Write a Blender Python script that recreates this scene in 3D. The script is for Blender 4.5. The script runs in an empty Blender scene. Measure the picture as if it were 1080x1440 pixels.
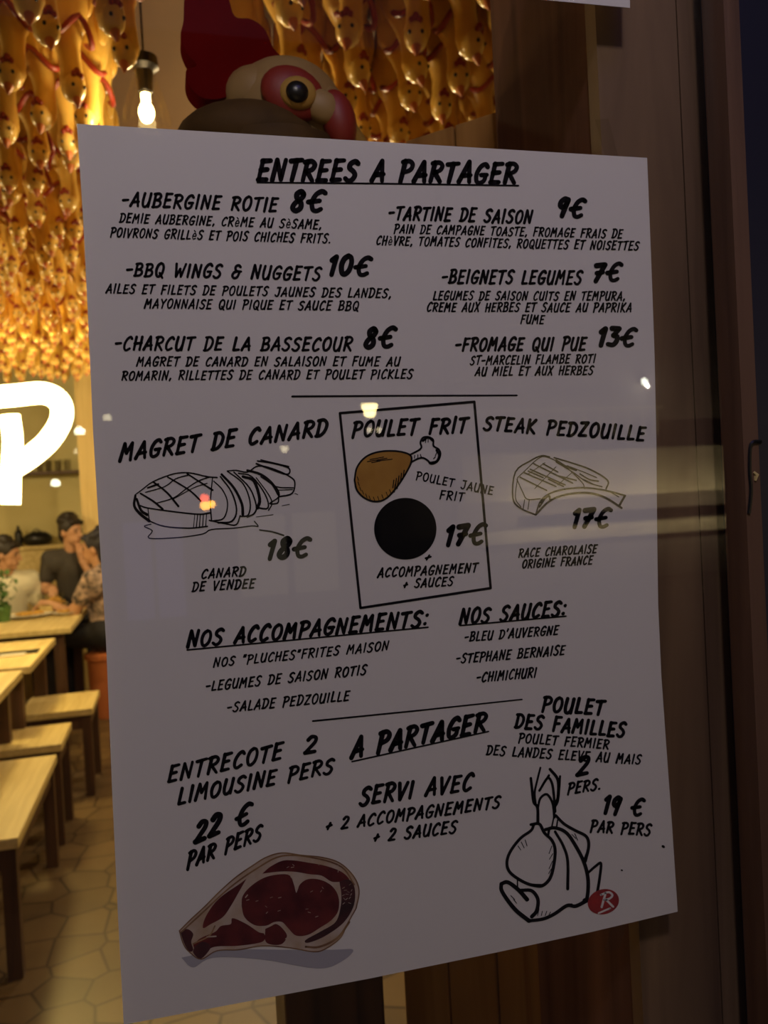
import bpy, bmesh, math, random
import numpy as np
from mathutils import Vector, Matrix

random.seed(7)
SC = bpy.context.scene
COL = SC.collection
PI = math.pi

# ------------------------------------------------------------------ camera
F = 1150.0                       # focal length in pixels of the 1080x1440 frame
H_EYE = 1.45                     # height of the lens above the dining room floor
QUAD = np.array([(108, 174), (910, 222), (953, 1282), (174, 1441)], float)


def homography(src, dst):
    A = []
    for (x, y), (u, v) in zip(src, dst):
        A.append([x, y, 1, 0, 0, 0, -u * x, -u * y, -u])
        A.append([0, 0, 0, x, y, 1, -v * x, -v * y, -v])
    return np.linalg.svd(np.array(A))[2][-1].reshape(3, 3)


_h = homography([(0, 0), (1, 0), (1, 1), (0, 1)], QUAD)
_M = np.linalg.inv(np.array([[F, 0, 540], [0, F, 720], [0, 0, 1]])) @ _h
if _M[2, 2] < 0:
    _M = -_M
AX = _M[:, 0] / np.linalg.norm(_M[:, 0])
BX = _M[:, 1] - AX * (AX @ _M[:, 1])
BX /= np.linalg.norm(BX)
NX = np.cross(AX, BX)


def ray(px, py):
    """world direction of a pixel: X along the window, Y into the room, Z up"""
    v = np.array([(px - 540) / F, (py - 720) / F, 1.0])
    return Vector((v @ AX, v @ NX, -(v @ BX)))


EYE = Vector((0, 0, H_EYE))


def at_y(px, py, y):
    d = ray(px, py)
    return EYE + d * (y / d.y)


def at_z(px, py, z):
    d = ray(px, py)
    return EYE + d * ((z - H_EYE) / d.z)


cam_d = bpy.data.cameras.new('camera')
cam = bpy.data.objects.new('camera', cam_d)
COL.objects.link(cam)
right = Vector((AX[0], NX[0], -BX[0]))
down = Vector((AX[1], NX[1], -BX[1]))
fwd = Vector((AX[2], NX[2], -BX[2]))
m = Matrix((right, -down, -fwd)).transposed().to_4x4()
m.translation = EYE
cam.matrix_world = m
cam_d.sensor_width = 36
cam_d.lens = F / 1440 * 36
cam_d.clip_start = 0.02
cam_d.clip_end = 200
SC.camera = cam

# poster plane distance: the sheet is A2 (0.42 m wide)
_d0 = (at_y(*QUAD[0], 1.0) - at_y(*QUAD[1], 1.0)).length
YP = 0.42 / _d0                  # printed face of the sheet
YG = YP - 0.010                  # outer face of the window glass
GLASS_T = 0.006
cam_d.dof.use_dof = True
cam_d.dof.focus_distance = YP * 1.02
cam_d.dof.aperture_fstop = 10.0

# ------------------------------------------------------------------ world, exposure
SC.view_settings.view_transform = 'Standard'
SC.view_settings.look = 'None'
SC.view_settings.exposure = 0.0
SC.view_settings.gamma = 1.0
W = bpy.data.worlds.new('night_sky')
SC.world = W
W.use_nodes = True
W.node_tree.nodes['Background'].inputs[0].default_value = (0.20, 0.17, 0.24, 1)
W.node_tree.nodes['Background'].inputs[1].default_value = 0.16

POW_STREET = 70.0
POW_MENU_LAMP = 27.0
POW_FACADE = 190.0
POW_BLUE = 2.6
POW_ROOM = 42.0
POW_NEON = 55.0
NEON = 11.0


def light(name, loc, power, color, size=0.05, parent=None):
    d = bpy.data.lights.new(name, 'POINT')
    d.energy = power
    d.color = color
    d.shadow_soft_size = size
    o = bpy.data.objects.new(name, d)
    COL.objects.link(o)
    o.location = loc
    if parent:
        o.parent = parent
        o.location = Vector(loc) - parent.location
    return o


# ------------------------------------------------------------------ materials
def mat(name, color, rough=0.6, metal=0.0, emit=None, strength=0.0, noise=None, spec=0.5, bump=0.0, scale=8.0, coat=0.0, sss=0.0):
    """noise = second colour blended in by a noise texture"""
    m_ = bpy.data.materials.new(name)
    m_.use_nodes = True
    nt = m_.node_tree
    b = nt.nodes['Principled BSDF']
    b.inputs['Base Color'].default_value = (*color, 1)
    b.inputs['Roughness'].default_value = rough
    b.inputs['Metallic'].default_value = metal
    b.inputs['Specular IOR Level'].default_value = spec
    if coat:
        b.inputs['Coat Weight'].default_value = coat
    if sss:
        b.inputs['Subsurface Weight'].default_value = sss
        b.inputs['Subsurface Radius'].default_value = (0.02, 0.01, 0.004)
    if emit:
        b.inputs['Emission Color'].default_value = (*emit, 1)
        b.inputs['Emission Strength'].default_value = strength
    if noise or bump:
        tc = nt.nodes.new('ShaderNodeTexCoord')
        n = nt.nodes.new('ShaderNodeTexNoise')
        n.inputs['Scale'].default_value = scale
        n.inputs['Detail'].default_value = 5
        nt.links.new(tc.outputs['Object'], n.inputs['Vector'])
        if noise:
            r = nt.nodes.new('ShaderNodeValToRGB')
            r.color_ramp.elements[0].position = 0.35
            r.color_ramp.elements[1].position = 0.68
            r.color_ramp.elements[0].color = (*color, 1)
            r.color_ramp.elements[1].color = (*noise, 1)
            nt.links.new(n.outputs['Fac'], r.inputs['Fac'])
            nt.links.new(r.outputs['Color'], b.inputs['Base Color'])
        if bump:
            bp = nt.nodes.new('ShaderNodeBump')
            bp.inputs['Strength'].default_value = bump
            bp.inputs['Distance'].default_value = 0.01
            nt.links.new(n.outputs['Fac'], bp.inputs['Height'])
            nt.links.new(bp.outputs['Normal'], b.inputs['Normal'])
    return m_


def wood(name, dark, pale, axis='Z', scale=6.0, rough=0.5, stretch=12.0, spec=0.5):
    m_ = bpy.data.materials.new(name)
    m_.use_nodes = True
    nt = m_.node_tree
    b = nt.nodes['Principled BSDF']
    b.inputs['Roughness'].default_value = rough
    b.inputs['Specular IOR Level'].default_value = spec
    tc = nt.nodes.new('ShaderNodeTexCoord')
    mp = nt.nodes.new('ShaderNodeMapping')
    s = [scale * stretch / 3] * 3
    s['XYZ'.index(axis)] = scale / stretch * 3
    mp.inputs['Scale'].default_value = s
    n = nt.nodes.new('ShaderNodeTexNoise')
    n.inputs['Scale'].default_value = 1.0
    n.inputs['Detail'].default_value = 8
    n.inputs['Distortion'].default_value = 0.8
    r = nt.nodes.new('ShaderNodeValToRGB')
    r.color_ramp.elements[0].position = 0.32
    r.color_ramp.elements[1].position = 0.70
    r.color_ramp.elements[0].color = (*dark, 1)
    r.color_ramp.elements[1].color = (*pale, 1)
    bp = nt.nodes.new('ShaderNodeBump')
    bp.inputs['Strength'].default_value = 0.25
    bp.inputs['Distance'].default_value = 0.004
    L = nt.links.new
    L(tc.outputs['Object'], mp.inputs['Vector'])
    L(mp.outputs['Vector'], n.inputs['Vector'])
    L(n.outputs['Fac'], r.inputs['Fac'])
    L(r.outputs['Color'], b.inputs['Base Color'])
    L(n.outputs['Fac'], bp.inputs['Height'])
    L(bp.outputs['Normal'], b.inputs['Normal'])
    return m_


def glass_mat(name, tint=(1, 1, 1), ior=1.5):
    m_ = bpy.data.materials.new(name)
    m_.use_nodes = True
    nt = m_.node_tree
    nt.nodes.clear()
    out = nt.nodes.new('ShaderNodeOutputMaterial')
    mx = nt.nodes.new('ShaderNodeMixShader')
    fr = nt.nodes.new('ShaderNodeFresnel')
    fr.inputs['IOR'].default_value = ior
    # the same reflectance from either side of each face
    geo = nt.nodes.new('ShaderNodeNewGeometry')
    iorn = nt.nodes.new('ShaderNodeMix')
    iorn.inputs[2].default_value = ior
    iorn.inputs[3].default_value = 1.0 / ior
    tr = nt.nodes.new('ShaderNodeBsdfTransparent')
    tr.inputs[0].default_value = (*tint, 1)
    gl = nt.nodes.new('ShaderNodeBsdfGlossy')
    gl.inputs['Roughness'].default_value = 0.0
    L = nt.links.new
    lw = nt.nodes.new('ShaderNodeLayerWeight')
    lw.inputs['Blend'].default_value = 0.12
    mr = nt.nodes.new('ShaderNodeMapRange')
    mr.inputs[3].default_value = 0.042
    mr.inputs[4].default_value = 0.9
    pw = nt.nodes.new('ShaderNodeMath')
    pw.operation = 'POWER'
    pw.inputs[1].default_value = 4.0
    L(lw.outputs['Facing'], pw.inputs[0])
    L(pw.outputs[0], mr.inputs[0])
    L(mr.outputs[0], mx.inputs[0])
    L(tr.outputs[0], mx.inputs[1])
    L(gl.outputs[0], mx.inputs[2])
    L(mx.outputs[0], out.inputs[0])
    return m_


M_PAPER = mat('poster_paper', (0.80, 0.76, 0.76), 0.55, spec=0.3)
M_INK = mat('black_ink', (0.006, 0.005, 0.008), 0.85, spec=0.12)
M_INKBROWN = mat('thin_black_ink', (0.010, 0.008, 0.010), 0.85, spec=0.12)
M_DISC = mat('black_sticker', (0.004, 0.004, 0.007), 0.9, spec=0.08)
M_GOLD = mat('golden_print', (0.50, 0.25, 0.035), 0.6, noise=(0.38, 0.17, 0.02), scale=40)
M_FAT = mat('fat_print', (0.58, 0.47, 0.42), 0.8, spec=0.15, noise=(0.46, 0.32, 0.22), scale=60)
M_MEAT = mat('meat_print', (0.075, 0.012, 0.016), 0.8, spec=0.15, noise=(0.17, 0.026, 0.026), scale=60)
M_MEATDARK = mat('dark_meat_print', (0.03, 0.008, 0.012), 0.6, noise=(0.09, 0.014, 0.02), scale=70)
M_CRUST = mat('crust_print', (0.14, 0.05, 0.03), 0.6, noise=(0.38, 0.22, 0.10), scale=50)
M_SEAL = mat('red_seal_print', (0.42, 0.03, 0.03), 0.6, noise=(0.25, 0.02, 0.03), scale=120)
M_WHITEINK = mat('white_print', (0.78, 0.74, 0.73), 0.6)
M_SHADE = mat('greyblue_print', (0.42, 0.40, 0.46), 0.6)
M_GLASS = glass_mat('window_glass')

M_RUBBER = mat('yellow_rubber', (0.74, 0.47, 0.10), 0.34, noise=(0.66, 0.39, 0.07), scale=14, sss=0.06)
M_FACE = mat('pale_rubber', (0.74, 0.49, 0.13), 0.25)
M_RED = mat('red_rubber', (0.27, 0.026, 0.010), 0.4)
M_ORANGE = mat('orange_rubber', (0.50, 0.14, 0.03), 0.35)
M_BLACK = mat('black_paint', (0.008, 0.008, 0.008), 0.3)
M_COMB = mat('dark_red_comb', (0.16, 0.004, 0.004), 0.8, spec=0.0, noise=(0.11, 0.003, 0.003), scale=12)
M_NECK = mat('unlit_brown_plumage', (0.10, 0.055, 0.016), 0.7, noise=(0.065, 0.034, 0.010), scale=20, spec=0.2)  # dark brown neck feathers, their lack of light put into the colour
M_CREAM = mat('cream_plumage', (0.42, 0.28, 0.11), 0.55, noise=(0.34, 0.21, 0.075), scale=16)
M_WATTLE = mat('red_skin', (0.26, 0.022, 0.014), 0.5)
M_EYE = mat('amber_eye', (0.50, 0.30, 0.07), 0.3)
M_BEAK = mat('amber_beak', (0.40, 0.24, 0.05), 0.4)

M_PALEWOOD = wood('pale_wood', (0.60, 0.45, 0.18), (0.78, 0.63, 0.30), 'Y', 8)
M_PALEWOODZ = wood('pale_wood_upright', (0.60, 0.43, 0.16), (0.74, 0.55, 0.23), 'Z', 8)
M_DARKWOOD = wood('dark_wood', (0.055, 0.026, 0.013), (0.115, 0.055, 0.026), 'Z', 8)
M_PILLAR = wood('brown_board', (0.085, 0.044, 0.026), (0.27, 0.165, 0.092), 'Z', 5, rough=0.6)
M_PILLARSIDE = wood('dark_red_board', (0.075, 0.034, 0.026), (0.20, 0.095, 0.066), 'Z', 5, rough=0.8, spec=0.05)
M_PARTITION = wood('gold_board', (0.26, 0.12, 0.03), (0.50, 0.27, 0.08), 'Z', 6, rough=0.7, spec=0.15)
M_STILE = wood('red_brown_frame', (0.085, 0.040, 0.026), (0.16, 0.082, 0.052), 'Z', 9, rough=0.55)
M_BLUEFRAME = mat('dark_blue_paint', (0.012, 0.012, 0.032), 0.4)
M_WALL = mat('olive_plaster', (0.62, 0.55, 0.28), 0.8, noise=(0.54, 0.47, 0.22), scale=3)
M_CEIL = mat('dark_ceiling', (0.12, 0.065, 0.03), 0.8)
M_WHITE = mat('white_ceramic', (0.80, 0.76, 0.66), 0.25)
M_FOOD = mat('golden_food', (0.62, 0.36, 0.06), 0.6, noise=(0.45, 0.22, 0.03), scale=40)
M_CLEAR = glass_mat('clear_glass', (0.96, 0.96, 0.94))
M_METAL = mat('dark_metal', (0.05, 0.045, 0.04), 0.4, metal=0.9)
M_BULB = mat('lit_bulb', (1, 0.9, 0.6), 0.4, emit=(1.0, 0.72, 0.28), strength=16)
M_NEON = mat('lit_neon', (1, 0.9, 0.6), 0.4, emit=(1.0, 0.80, 0.34), strength=NEON)
M_LEAF = mat('green_leaf', (0.05, 0.13, 0.03), 0.5, noise=(0.09, 0.19, 0.05), scale=30)
M_TERRA = mat('terracotta', (0.55, 0.17, 0.06), 0.6)
M_SKIN = mat('skin', (0.55, 0.30, 0.17), 0.55, noise=(0.50, 0.26, 0.14), scale=20)
M_HAIR = mat('dark_hair', (0.020, 0.014, 0.010), 0.5, bump=0.4, scale=60)
M_HAIRBLUE = mat('blue_black_hair', (0.018, 0.017, 0.030), 0.5, bump=0.4, scale=60)
M_WSHIRT = mat('white_shirt', (0.72, 0.68, 0.52), 0.8, bump=0.2, scale=20)
M_GSHIRT = mat('charcoal_shirt', (0.05, 0.043, 0.036), 0.8, bump=0.2, scale=20)
M_FLORAL = mat('floral_shirt', (0.035, 0.032, 0.03), 0.8, noise=(0.62, 0.44, 0.36), scale=22)
M_JEANS = mat('dark_trousers', (0.015, 0.014, 0.018), 0.8)
M_SHOE = mat('black_shoe', (0.01, 0.01, 0.01), 0.5)
M_STONE = mat('pale_limestone', (0.62, 0.55, 0.40), 0.8, noise=(0.40, 0.34, 0.24), scale=1.6)
M_STONEDARK = mat('street_wall', (0.20, 0.17, 0.14), 0.85, noise=(0.14, 0.12, 0.10), scale=1.2)
M_ASPHALT = mat('asphalt', (0.05, 0.05, 0.055), 0.8, noise=(0.07, 0.07, 0.07), scale=12)
M_PAVE = mat('pavement', (0.14, 0.13, 0.12), 0.8, noise=(0.10, 0.095, 0.09), scale=3)
M_LANTERN = mat('lit_lantern', (1, 0.9, 0.7), 0.4, emit=(1.0, 0.80, 0.34), strength=26)
M_COOLLAMP = mat('lit_cool_lamp', (1, 1, 0.95), 0.4, emit=(0.95, 1.0, 0.80), strength=22)
M_DIMLAMP = mat('lit_dim_lamp', (1, 1, 0.95), 0.4, emit=(1.0, 0.85, 0.5), strength=7)
M_REDLIT = mat('lit_red_signal', (1, 0.2, 0.1), 0.4, emit=(1.0, 0.10, 0.03), strength=16)
M_AMBERLIT = mat('lit_amber_signal', (1, 0.6, 0.1), 0.4, emit=(1.0, 0.42, 0.04), strength=22)
M_BLUELIT = mat('lit_blue_tube', (0.3, 0.3, 1), 0.4, emit=(0.22, 0.18, 1.0), strength=7)
M_WINBLUE = mat('lit_violet_window', (0.4, 0.4, 0.8), 0.4, emit=(0.30, 0.24, 0.62), strength=0.30)
M_WINWARM = mat('lit_warm_window', (0.8, 0.7, 0.4), 0.4, emit=(0.75, 0.66, 0.44), strength=0.20)


def floor_tiles():
    m_ = bpy.data.materials.new('stone_floor_tiles')
    m_.use_nodes = True
    nt = m_.node_tree
    b = nt.nodes['Principled BSDF']
    b.inputs['Roughness'].default_value = 0.42
    tc = nt.nodes.new('ShaderNodeTexCoord')
    v = nt.nodes.new('ShaderNodeTexVoronoi')
    v.feature = 'DISTANCE_TO_EDGE'
    v.inputs['Scale'].default_value = 6.4
    v.inputs['Randomness'].default_value = 0.62
    v2 = nt.nodes.new('ShaderNodeTexVoronoi')
    v2.inputs['Scale'].default_value = 6.4
    v2.inputs['Randomness'].default_value = 0.62
    r = nt.nodes.new('ShaderNodeValToRGB')
    r.color_ramp.elements[0].position = 0.008
    r.color_ramp.elements[1].position = 0.045
    r.color_ramp.elements[0].color = (0.22, 0.15, 0.10, 1)
    r.color_ramp.elements[1].color = (1, 1, 1, 1)
    n = nt.nodes.new('ShaderNodeTexNoise')
    n.inputs['Scale'].default_value = 9
    n.inputs['Detail'].default_value = 6
    c = nt.nodes.new('ShaderNodeValToRGB')
    c.color_ramp.elements[0].color = (0.075, 0.045, 0.022, 1)
    c.color_ramp.elements[1].color = (0.20, 0.13, 0.062, 1)
    mx = nt.nodes.new('ShaderNodeMix')
    mx.data_type = 'RGBA'
    mx.blend_type = 'MULTIPLY'
    mx.inputs[0].default_value = 1.0
    ad = nt.nodes.new('ShaderNodeMath')
    ad.operation = 'MULTIPLY_ADD'
    ad.inputs[1].default_value = 0.5
    sp = nt.nodes.new('ShaderNodeSeparateColor')
    L = nt.links.new
    L(tc.outputs['Object'], v.inputs['Vector'])
    L(tc.outputs['Object'], v2.inputs['Vector'])
    L(tc.outputs['Object'], n.inputs['Vector'])
    L(v.outputs['Distance'], r.inputs['Fac'])
    L(v2.outputs['Color'], sp.inputs[0])
    L(sp.outputs[0], ad.inputs[0])
    hn = nt.nodes.new('ShaderNodeMath')
    hn.operation = 'MULTIPLY'
    hn.inputs[1].default_value = 0.5
    L(n.outputs['Fac'], hn.inputs[0])
    L(hn.outputs[0], ad.inputs[2])
    L(ad.outputs[0], c.inputs['Fac'])
    L(c.outputs['Color'], mx.inputs[6])
    L(r.outputs['Color'], mx.inputs[7])
    L(mx.outputs[2], b.inputs['Base Color'])
    return m_


M_TILES = floor_tiles()


# ------------------------------------------------------------------ mesh helpers
class MB:
    def __init__(s):
        s.v, s.f = [], []

    def add(s, vs, fs):
        k = len(s.v)
        s.v += [Vector(p) for p in vs]
        s.f += [tuple(i + k for i in f) for f in fs]
        return s

    def box(s, lo, hi):
        (a, b, c), (d, e, f) = lo, hi
        vs = [(a, b, c), (d, b, c), (d, e, c), (a, e, c), (a, b, f), (d, b, f), (d, e, f), (a, e, f)]
        return s.add(vs, [(3, 2, 1, 0), (4, 5, 6, 7), (0, 1, 5, 4), (1, 2, 6, 5), (2, 3, 7, 6), (3, 0, 4, 7)])

    def tube(s, pts, r, n=10, caps=True):
        pts = [Vector(p) for p in pts]
        rs = r if isinstance(r, (list, tuple)) else [r] * len(pts)
        k = len(s.v)
        ref = None
        for i, p in enumerate(pts):
            t = (pts[min(i + 1, len(pts) - 1)] - pts[max(i - 1, 0)]).normalized()
            if ref is None:
                ref = t.orthogonal().normalized()
            u = (ref - t * ref.dot(t)).normalized()
            ref = u
            w = t.cross(u)
            for j in range(n):
                a = 2 * PI * j / n
                s.v.append(p + (u * math.cos(a) + w * math.sin(a)) * rs[i])
        for i in range(len(pts) - 1):
            for j in range(n):
                a, b = k + i * n + j, k + i * n + (j + 1) % n
                s.f.append((a, b, b + n, a + n))
        if caps:
            s.f.append(tuple(k + j for j in reversed(range(n))))
            e = k + (len(pts) - 1) * n
            s.f.append(tuple(e + j for j in range(n)))
        return s

    def capsule(s, p, q, r1, r2, n=14):
        p, q = Vector(p), Vector(q)
        d = (q - p)
        t = d.normalized() if d.length > 1e-6 else Vector((0, 0, 1))
        pts, rs = [], []
        for i in range(5):
            a = PI / 2 * (1 - i / 4) * 0.97
            pts.append(p - t * r1 * math.sin(a)); rs.append(r1 * math.cos(a))
        for i in range(5):
            a = PI / 2 * (i / 4) * 0.97
            pts.append(q + t * r2 * math.sin(a)); rs.append(r2 * math.cos(a))
        return s.tube(pts, rs, n)

    def ell(s, c, r, n=16, m_=10, rot=None):
        c = Vector(c)
        if not isinstance(r, (list, tuple)):
            r = (r, r, r)
        k = len(s.v)
        for i in range(1, m_):
            th = PI * i / m_
            for j in range(n):
                ph = 2 * PI * j / n
                p = Vector((r[0] * math.sin(th) * math.cos(ph), r[1] * math.sin(th) * math.sin(ph), r[2] * math.cos(th)))
                if rot:
                    p = rot @ p
                s.v.append(c + p)
        a = Vector((0, 0, r[2]))
        b = Vector((0, 0, -r[2]))
        if rot:
            a, b = rot @ a, rot @ b
        s.v += [c + a, c + b]
        top, bot = len(s.v) - 2, len(s.v) - 1
        for i in range(m_ - 2):
            for j in range(n):
                x, y = k + i * n + j, k + i * n + (j + 1) % n
                s.f.append((x, x + n, y + n, y))
        for j in range(n):
            s.f.append((top, k + j, k + (j + 1) % n))
            e = k + (m_ - 2) * n
            s.f.append((bot, e + (j + 1) % n, e + j))
        return s

    def lathe(s, prof, c=(0, 0, 0), n=20, caps=True):
        c = Vector(c)
        return s.tube([c + Vector((0, 0, z)) for r, z in prof], [max(r, 1e-4) for r, z in prof], n, caps)

    def prism(s, poly, off):
        """closed polygon (3d points) pushed along off"""
        off = Vector(off)
        n = len(poly)
        vs = [Vector(p) for p in poly] + [Vector(p) + off for p in poly]
        fs = [tuple(range(n)), tuple(reversed(range(n, 2 * n)))]
        fs += [(i, i + n, (i + 1) % n + n, (i + 1) % n) for i in range(n)]
        return s.add(vs, fs)

    def build(s, name, mt, parent=None, origin=None, smooth=True, fix=True, bevel=0.0):
        org = Vector(origin) if origin is not None else (parent_origin(parent) if parent else Vector((0, 0, 0)))
        me = bpy.data.meshes.new(name)
        me.from_pydata([v - org for v in s.v], [], s.f)
        if fix:
            bm = bmesh.new()
            bm.from_mesh(me)
            bmesh.ops.recalc_face_normals(bm, faces=bm.faces)
            bm.to_mesh(me)
            bm.free()
        me.materials.append(mt)
        if smooth:
            for p in me.polygons:
                p.use_smooth = True
            try:
                me.set_sharp_from_angle(angle=math.radians(40))
            except Exception:
                pass
        o = bpy.data.objects.new(name, me)
        COL.objects.link(o)
        if parent:
            o.parent = parent
        else:
            o.location = org
        if bevel:
            bv = o.modifiers.new('bevel', 'BEVEL')
            bv.width = bevel
            bv.segments = 2
            bv.limit_method = 'ANGLE'
        return o


ORG = {}


def parent_origin(p):
    q = Vector((0, 0, 0))
    while p:
        q = q + p.location
        p = p.parent
    return q


def tag(o, label=None, cat=None, group=None, kind=None):
    if label:
        o['label'] = label
    if cat:
        o['category'] = cat
    if group:
        o['group'] = group
    if kind:
        o['kind'] = kind
    return o


def thing(name, loc, label, cat, group=None):
    o = bpy.data.objects.new(name, None)
    COL.objects.link(o)
    o.location = loc
    o.empty_display_size = 0.05
    return tag(o, label, cat, group)


def struct(name, mb, mt, label=None, **k):
    lo = Vector((min(v.x for v in mb.v), min(v.y for v in mb.v), min(v.z for v in mb.v)))
    o = mb.build(name, mt, origin=lo, smooth=False, **k)
    return tag(o, label, None, None, 'structure')


def dup(root, loc, rot=None, label=None, group=None):
    r = root.copy()
    COL.objects.link(r)
    r.location = loc
    if rot is not None:
        r.rotation_euler = rot
    if label:
        r['label'] = label
    if group:
        r['group'] = group
    for ch in list(root.children):
        c = ch.copy()
        COL.objects.link(c)
        c.parent = r
        for g in list(ch.children):
            d = g.copy()
            COL.objects.link(d)
            d.parent = c
    return r


def bezier(pts, n=6):
    """Catmull-Rom through the points"""
    if len(pts) < 3:
        return [Vector(p) for p in pts]
    P = [Vector(p) for p in pts]
    P = [P[0] * 2 - P[1]] + P + [P[-1] * 2 - P[-2]]
    out = []
    for i in range(1, len(P) - 2):
        for k in range(n):
            t = k / n
            a, b, c, d = P[i - 1], P[i], P[i + 1], P[i + 2]
            out.append(0.5 * ((2 * b) + (c - a) * t + (2 * a - 5 * b + 4 * c - d) * t * t + (3 * b - a - 3 * c + d) * t ** 3))
    out.append(P[-2])
    return out


# ------------------------------------------------------------------ the room
ROOM_Y0, ROOM_Y1 = YG + 0.03, 8.4
ROOM_X0, ROOM_X1, CEIL_Z = -3.4, 2.6, 2.86
struct('floor', MB().box((ROOM_X0, YG - 0.02, -0.06), (ROOM_X1, ROOM_Y1, 0)), M_TILES, 'brown irregular stone tile floor of the dining room')
struct('ceiling', MB().box((ROOM_X0, YG - 0.02, CEIL_Z), (ROOM_X1, ROOM_Y1, CEIL_Z + 0.08)), M_CEIL)
struct('wall_back', MB().box((ROOM_X0, ROOM_Y1, -0.06), (ROOM_X1, ROOM_Y1 + 0.1, CEIL_Z + 0.08)), M_WALL, 'olive plaster wall at the back of the room')
struct('wall_left', MB().box((ROOM_X0 - 0.1, YG - 0.02, -0.06), (ROOM_X0, ROOM_Y1 + 0.1, CEIL_Z + 0.08)), M_WALL)
struct('wall_right', MB().box((ROOM_X1, YG - 0.02, -0.06), (ROOM_X1 + 0.1, ROOM_Y1 + 0.1, CEIL_Z + 0.08)), M_WALL)

# window glass with its wooden stile on the right and the painted jamb outside it
gx1 = at_y(1046, 720, YG).x
tag(struct('window_1', MB().box((-1.3, YG, 0.35), (gx1 + 0.004, YG + GLASS_T, 2.5)), M_GLASS, 'large clear shop window pane in front of the menu'), kind='structure')
sx0, sx1 = at_y(1047, 720, YG - 0.01).x, at_y(1071, 720, YG - 0.012).x
stile = struct('trim_1', MB().box((sx0, YG - 0.012, -0.15), (sx1, YG + 0.014, 2.6)), M_STILE, 'red brown wooden stile at the right edge of the pane')
jamb = struct('trim_2', MB().box((sx1, YG - 0.012, -0.15), (sx1 + 0.30, YG + 0.05, 2.6)), M_BLUEFRAME, 'dark blue painted jamb right of the wooden stile')
# chipped slot in the stile
c0 = [at_y(x, y, YG - 0.0125) for x, y in [(1070, 621), (1056, 625), (1054, 660), (1056, 690), (1053, 722)]]
MB().tube(bezier(c0, 4), 0.0016, 6).build('slot', M_BLACK, stile)
c1 = [at_y(x, y, YG - 0.0125) for x, y in [(1060, 664), (1064, 668), (1062, 676)]]
MB().tube(c1, [0.001, 0.002, 0.001], 6).build('chip', M_PALEWOOD, stile)
# lower and upper rails of the window, left stile (all out of frame, close the opening)
struct('trim_3', MB().box((-1.36, YG - 0.012, -0.15), (sx0, YG + 0.03, 0.35)), M_STILE)
struct('trim_4', MB().box((-1.36, YG - 0.012, 2.5), (sx0, YG + 0.03, 2.6)), M_STILE)
struct('trim_5', MB().box((-1.36, YG - 0.012, 0.35), (-1.3, YG + 0.03, 2.5)), M_STILE)
struct('wall_front', MB().box((ROOM_X0, YG - 0.06, -0.15), (-1.36, YG + 0.03, CEIL_Z)).box((-1.36, YG - 0.06, 2.6), (sx1 + 0.3, YG + 0.03, CEIL_Z)).box((sx1 + 0.3, YG - 0.06, -0.15), (ROOM_X1, YG + 0.03, CEIL_Z)), M_STONEDARK)

# brown board pillar behind the glass on the right, side face towards the room
PY0, PY1 = YG + 0.034, 0.80
pxr = at_y(706, 400, PY1)
px0 = at_y(724, 700, PY1).x
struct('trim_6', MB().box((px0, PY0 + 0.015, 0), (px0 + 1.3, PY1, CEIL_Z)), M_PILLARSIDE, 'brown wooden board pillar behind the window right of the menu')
# boards nailed on its face
bd = MB()
xx = px0 - 0.002
for wdt in (0.075, 0.10, 0.085, 0.11, 0.12, 0.10, 0.14, 0.12):
    bd.box((xx + 0.0006, PY0, 0), (xx + wdt - 0.0006, PY0 + 0.016, CEIL_Z))
    xx += wdt
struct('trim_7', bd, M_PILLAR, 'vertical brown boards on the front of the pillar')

# diagonal golden plank partition from the pillar into the room (top edge seen above the menu)
p_r = at_y(712, 152, PY1 + 0.012)
d_l = Vector((-0.68, 0.73, 0))
p_l = p_r + d_l * 0.19
top = p_r.z
part = thing('plank_partition', (p_r.x, p_r.y, 0), 'golden brown plank partition standing at an angle beside the pillar', 'partition')
nrm = Vector((0.73, 0.68, 0)) * 0.03
NP = 3
for i in range(NP):
    a = Vector((p_r.x, p_r.y, 0)) + d_l * (0.19 * i / NP) + d_l * 0.001
    b = Vector((p_r.x, p_r.y, 0)) + d_l * (0.19 * (i + 1) / NP) - d_l * 0.001
    MB().prism([a, b, b + Vector((0, 0, top)), a + Vector((0, 0, top))], nrm).build('plank', M_PARTITION, part, smooth=False, bevel=0.002)
q = at_y(737, 1368, PY1 - 0.02)

# bright wood post near the back of the room
post_y = 7.2
pa, pb = at_y(110, 640, post_y), at_y(137, 640, post_y)
struct('trim_8', MB().box((pa.x, post_y, 0), (pb.x + 0.05, post_y + 0.14, CEIL_Z)), M_PALEWOODZ, 'pale wooden post standing behind the diners')
# ledge with panelling along the back wall
lz = at_y(30, 769, ROOM_Y1 - 0.3).z
struct('trim_9', MB().box((ROOM_X0, ROOM_Y1 - 0.28, 0), (1.2, ROOM_Y1, lz - 0.03)).box((ROOM_X0, ROOM_Y1 - 0.31, lz - 0.03), (1.2, ROOM_Y1, lz)), M_PALEWOOD, 'pale wooden ledge along the back wall')

# ------------------------------------------------------------------ menu poster
PORG = at_y(540, 780, YP)


def on_sheet(px, py, lift=0.0):
    return at_y(px, py, YP - lift)


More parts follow.
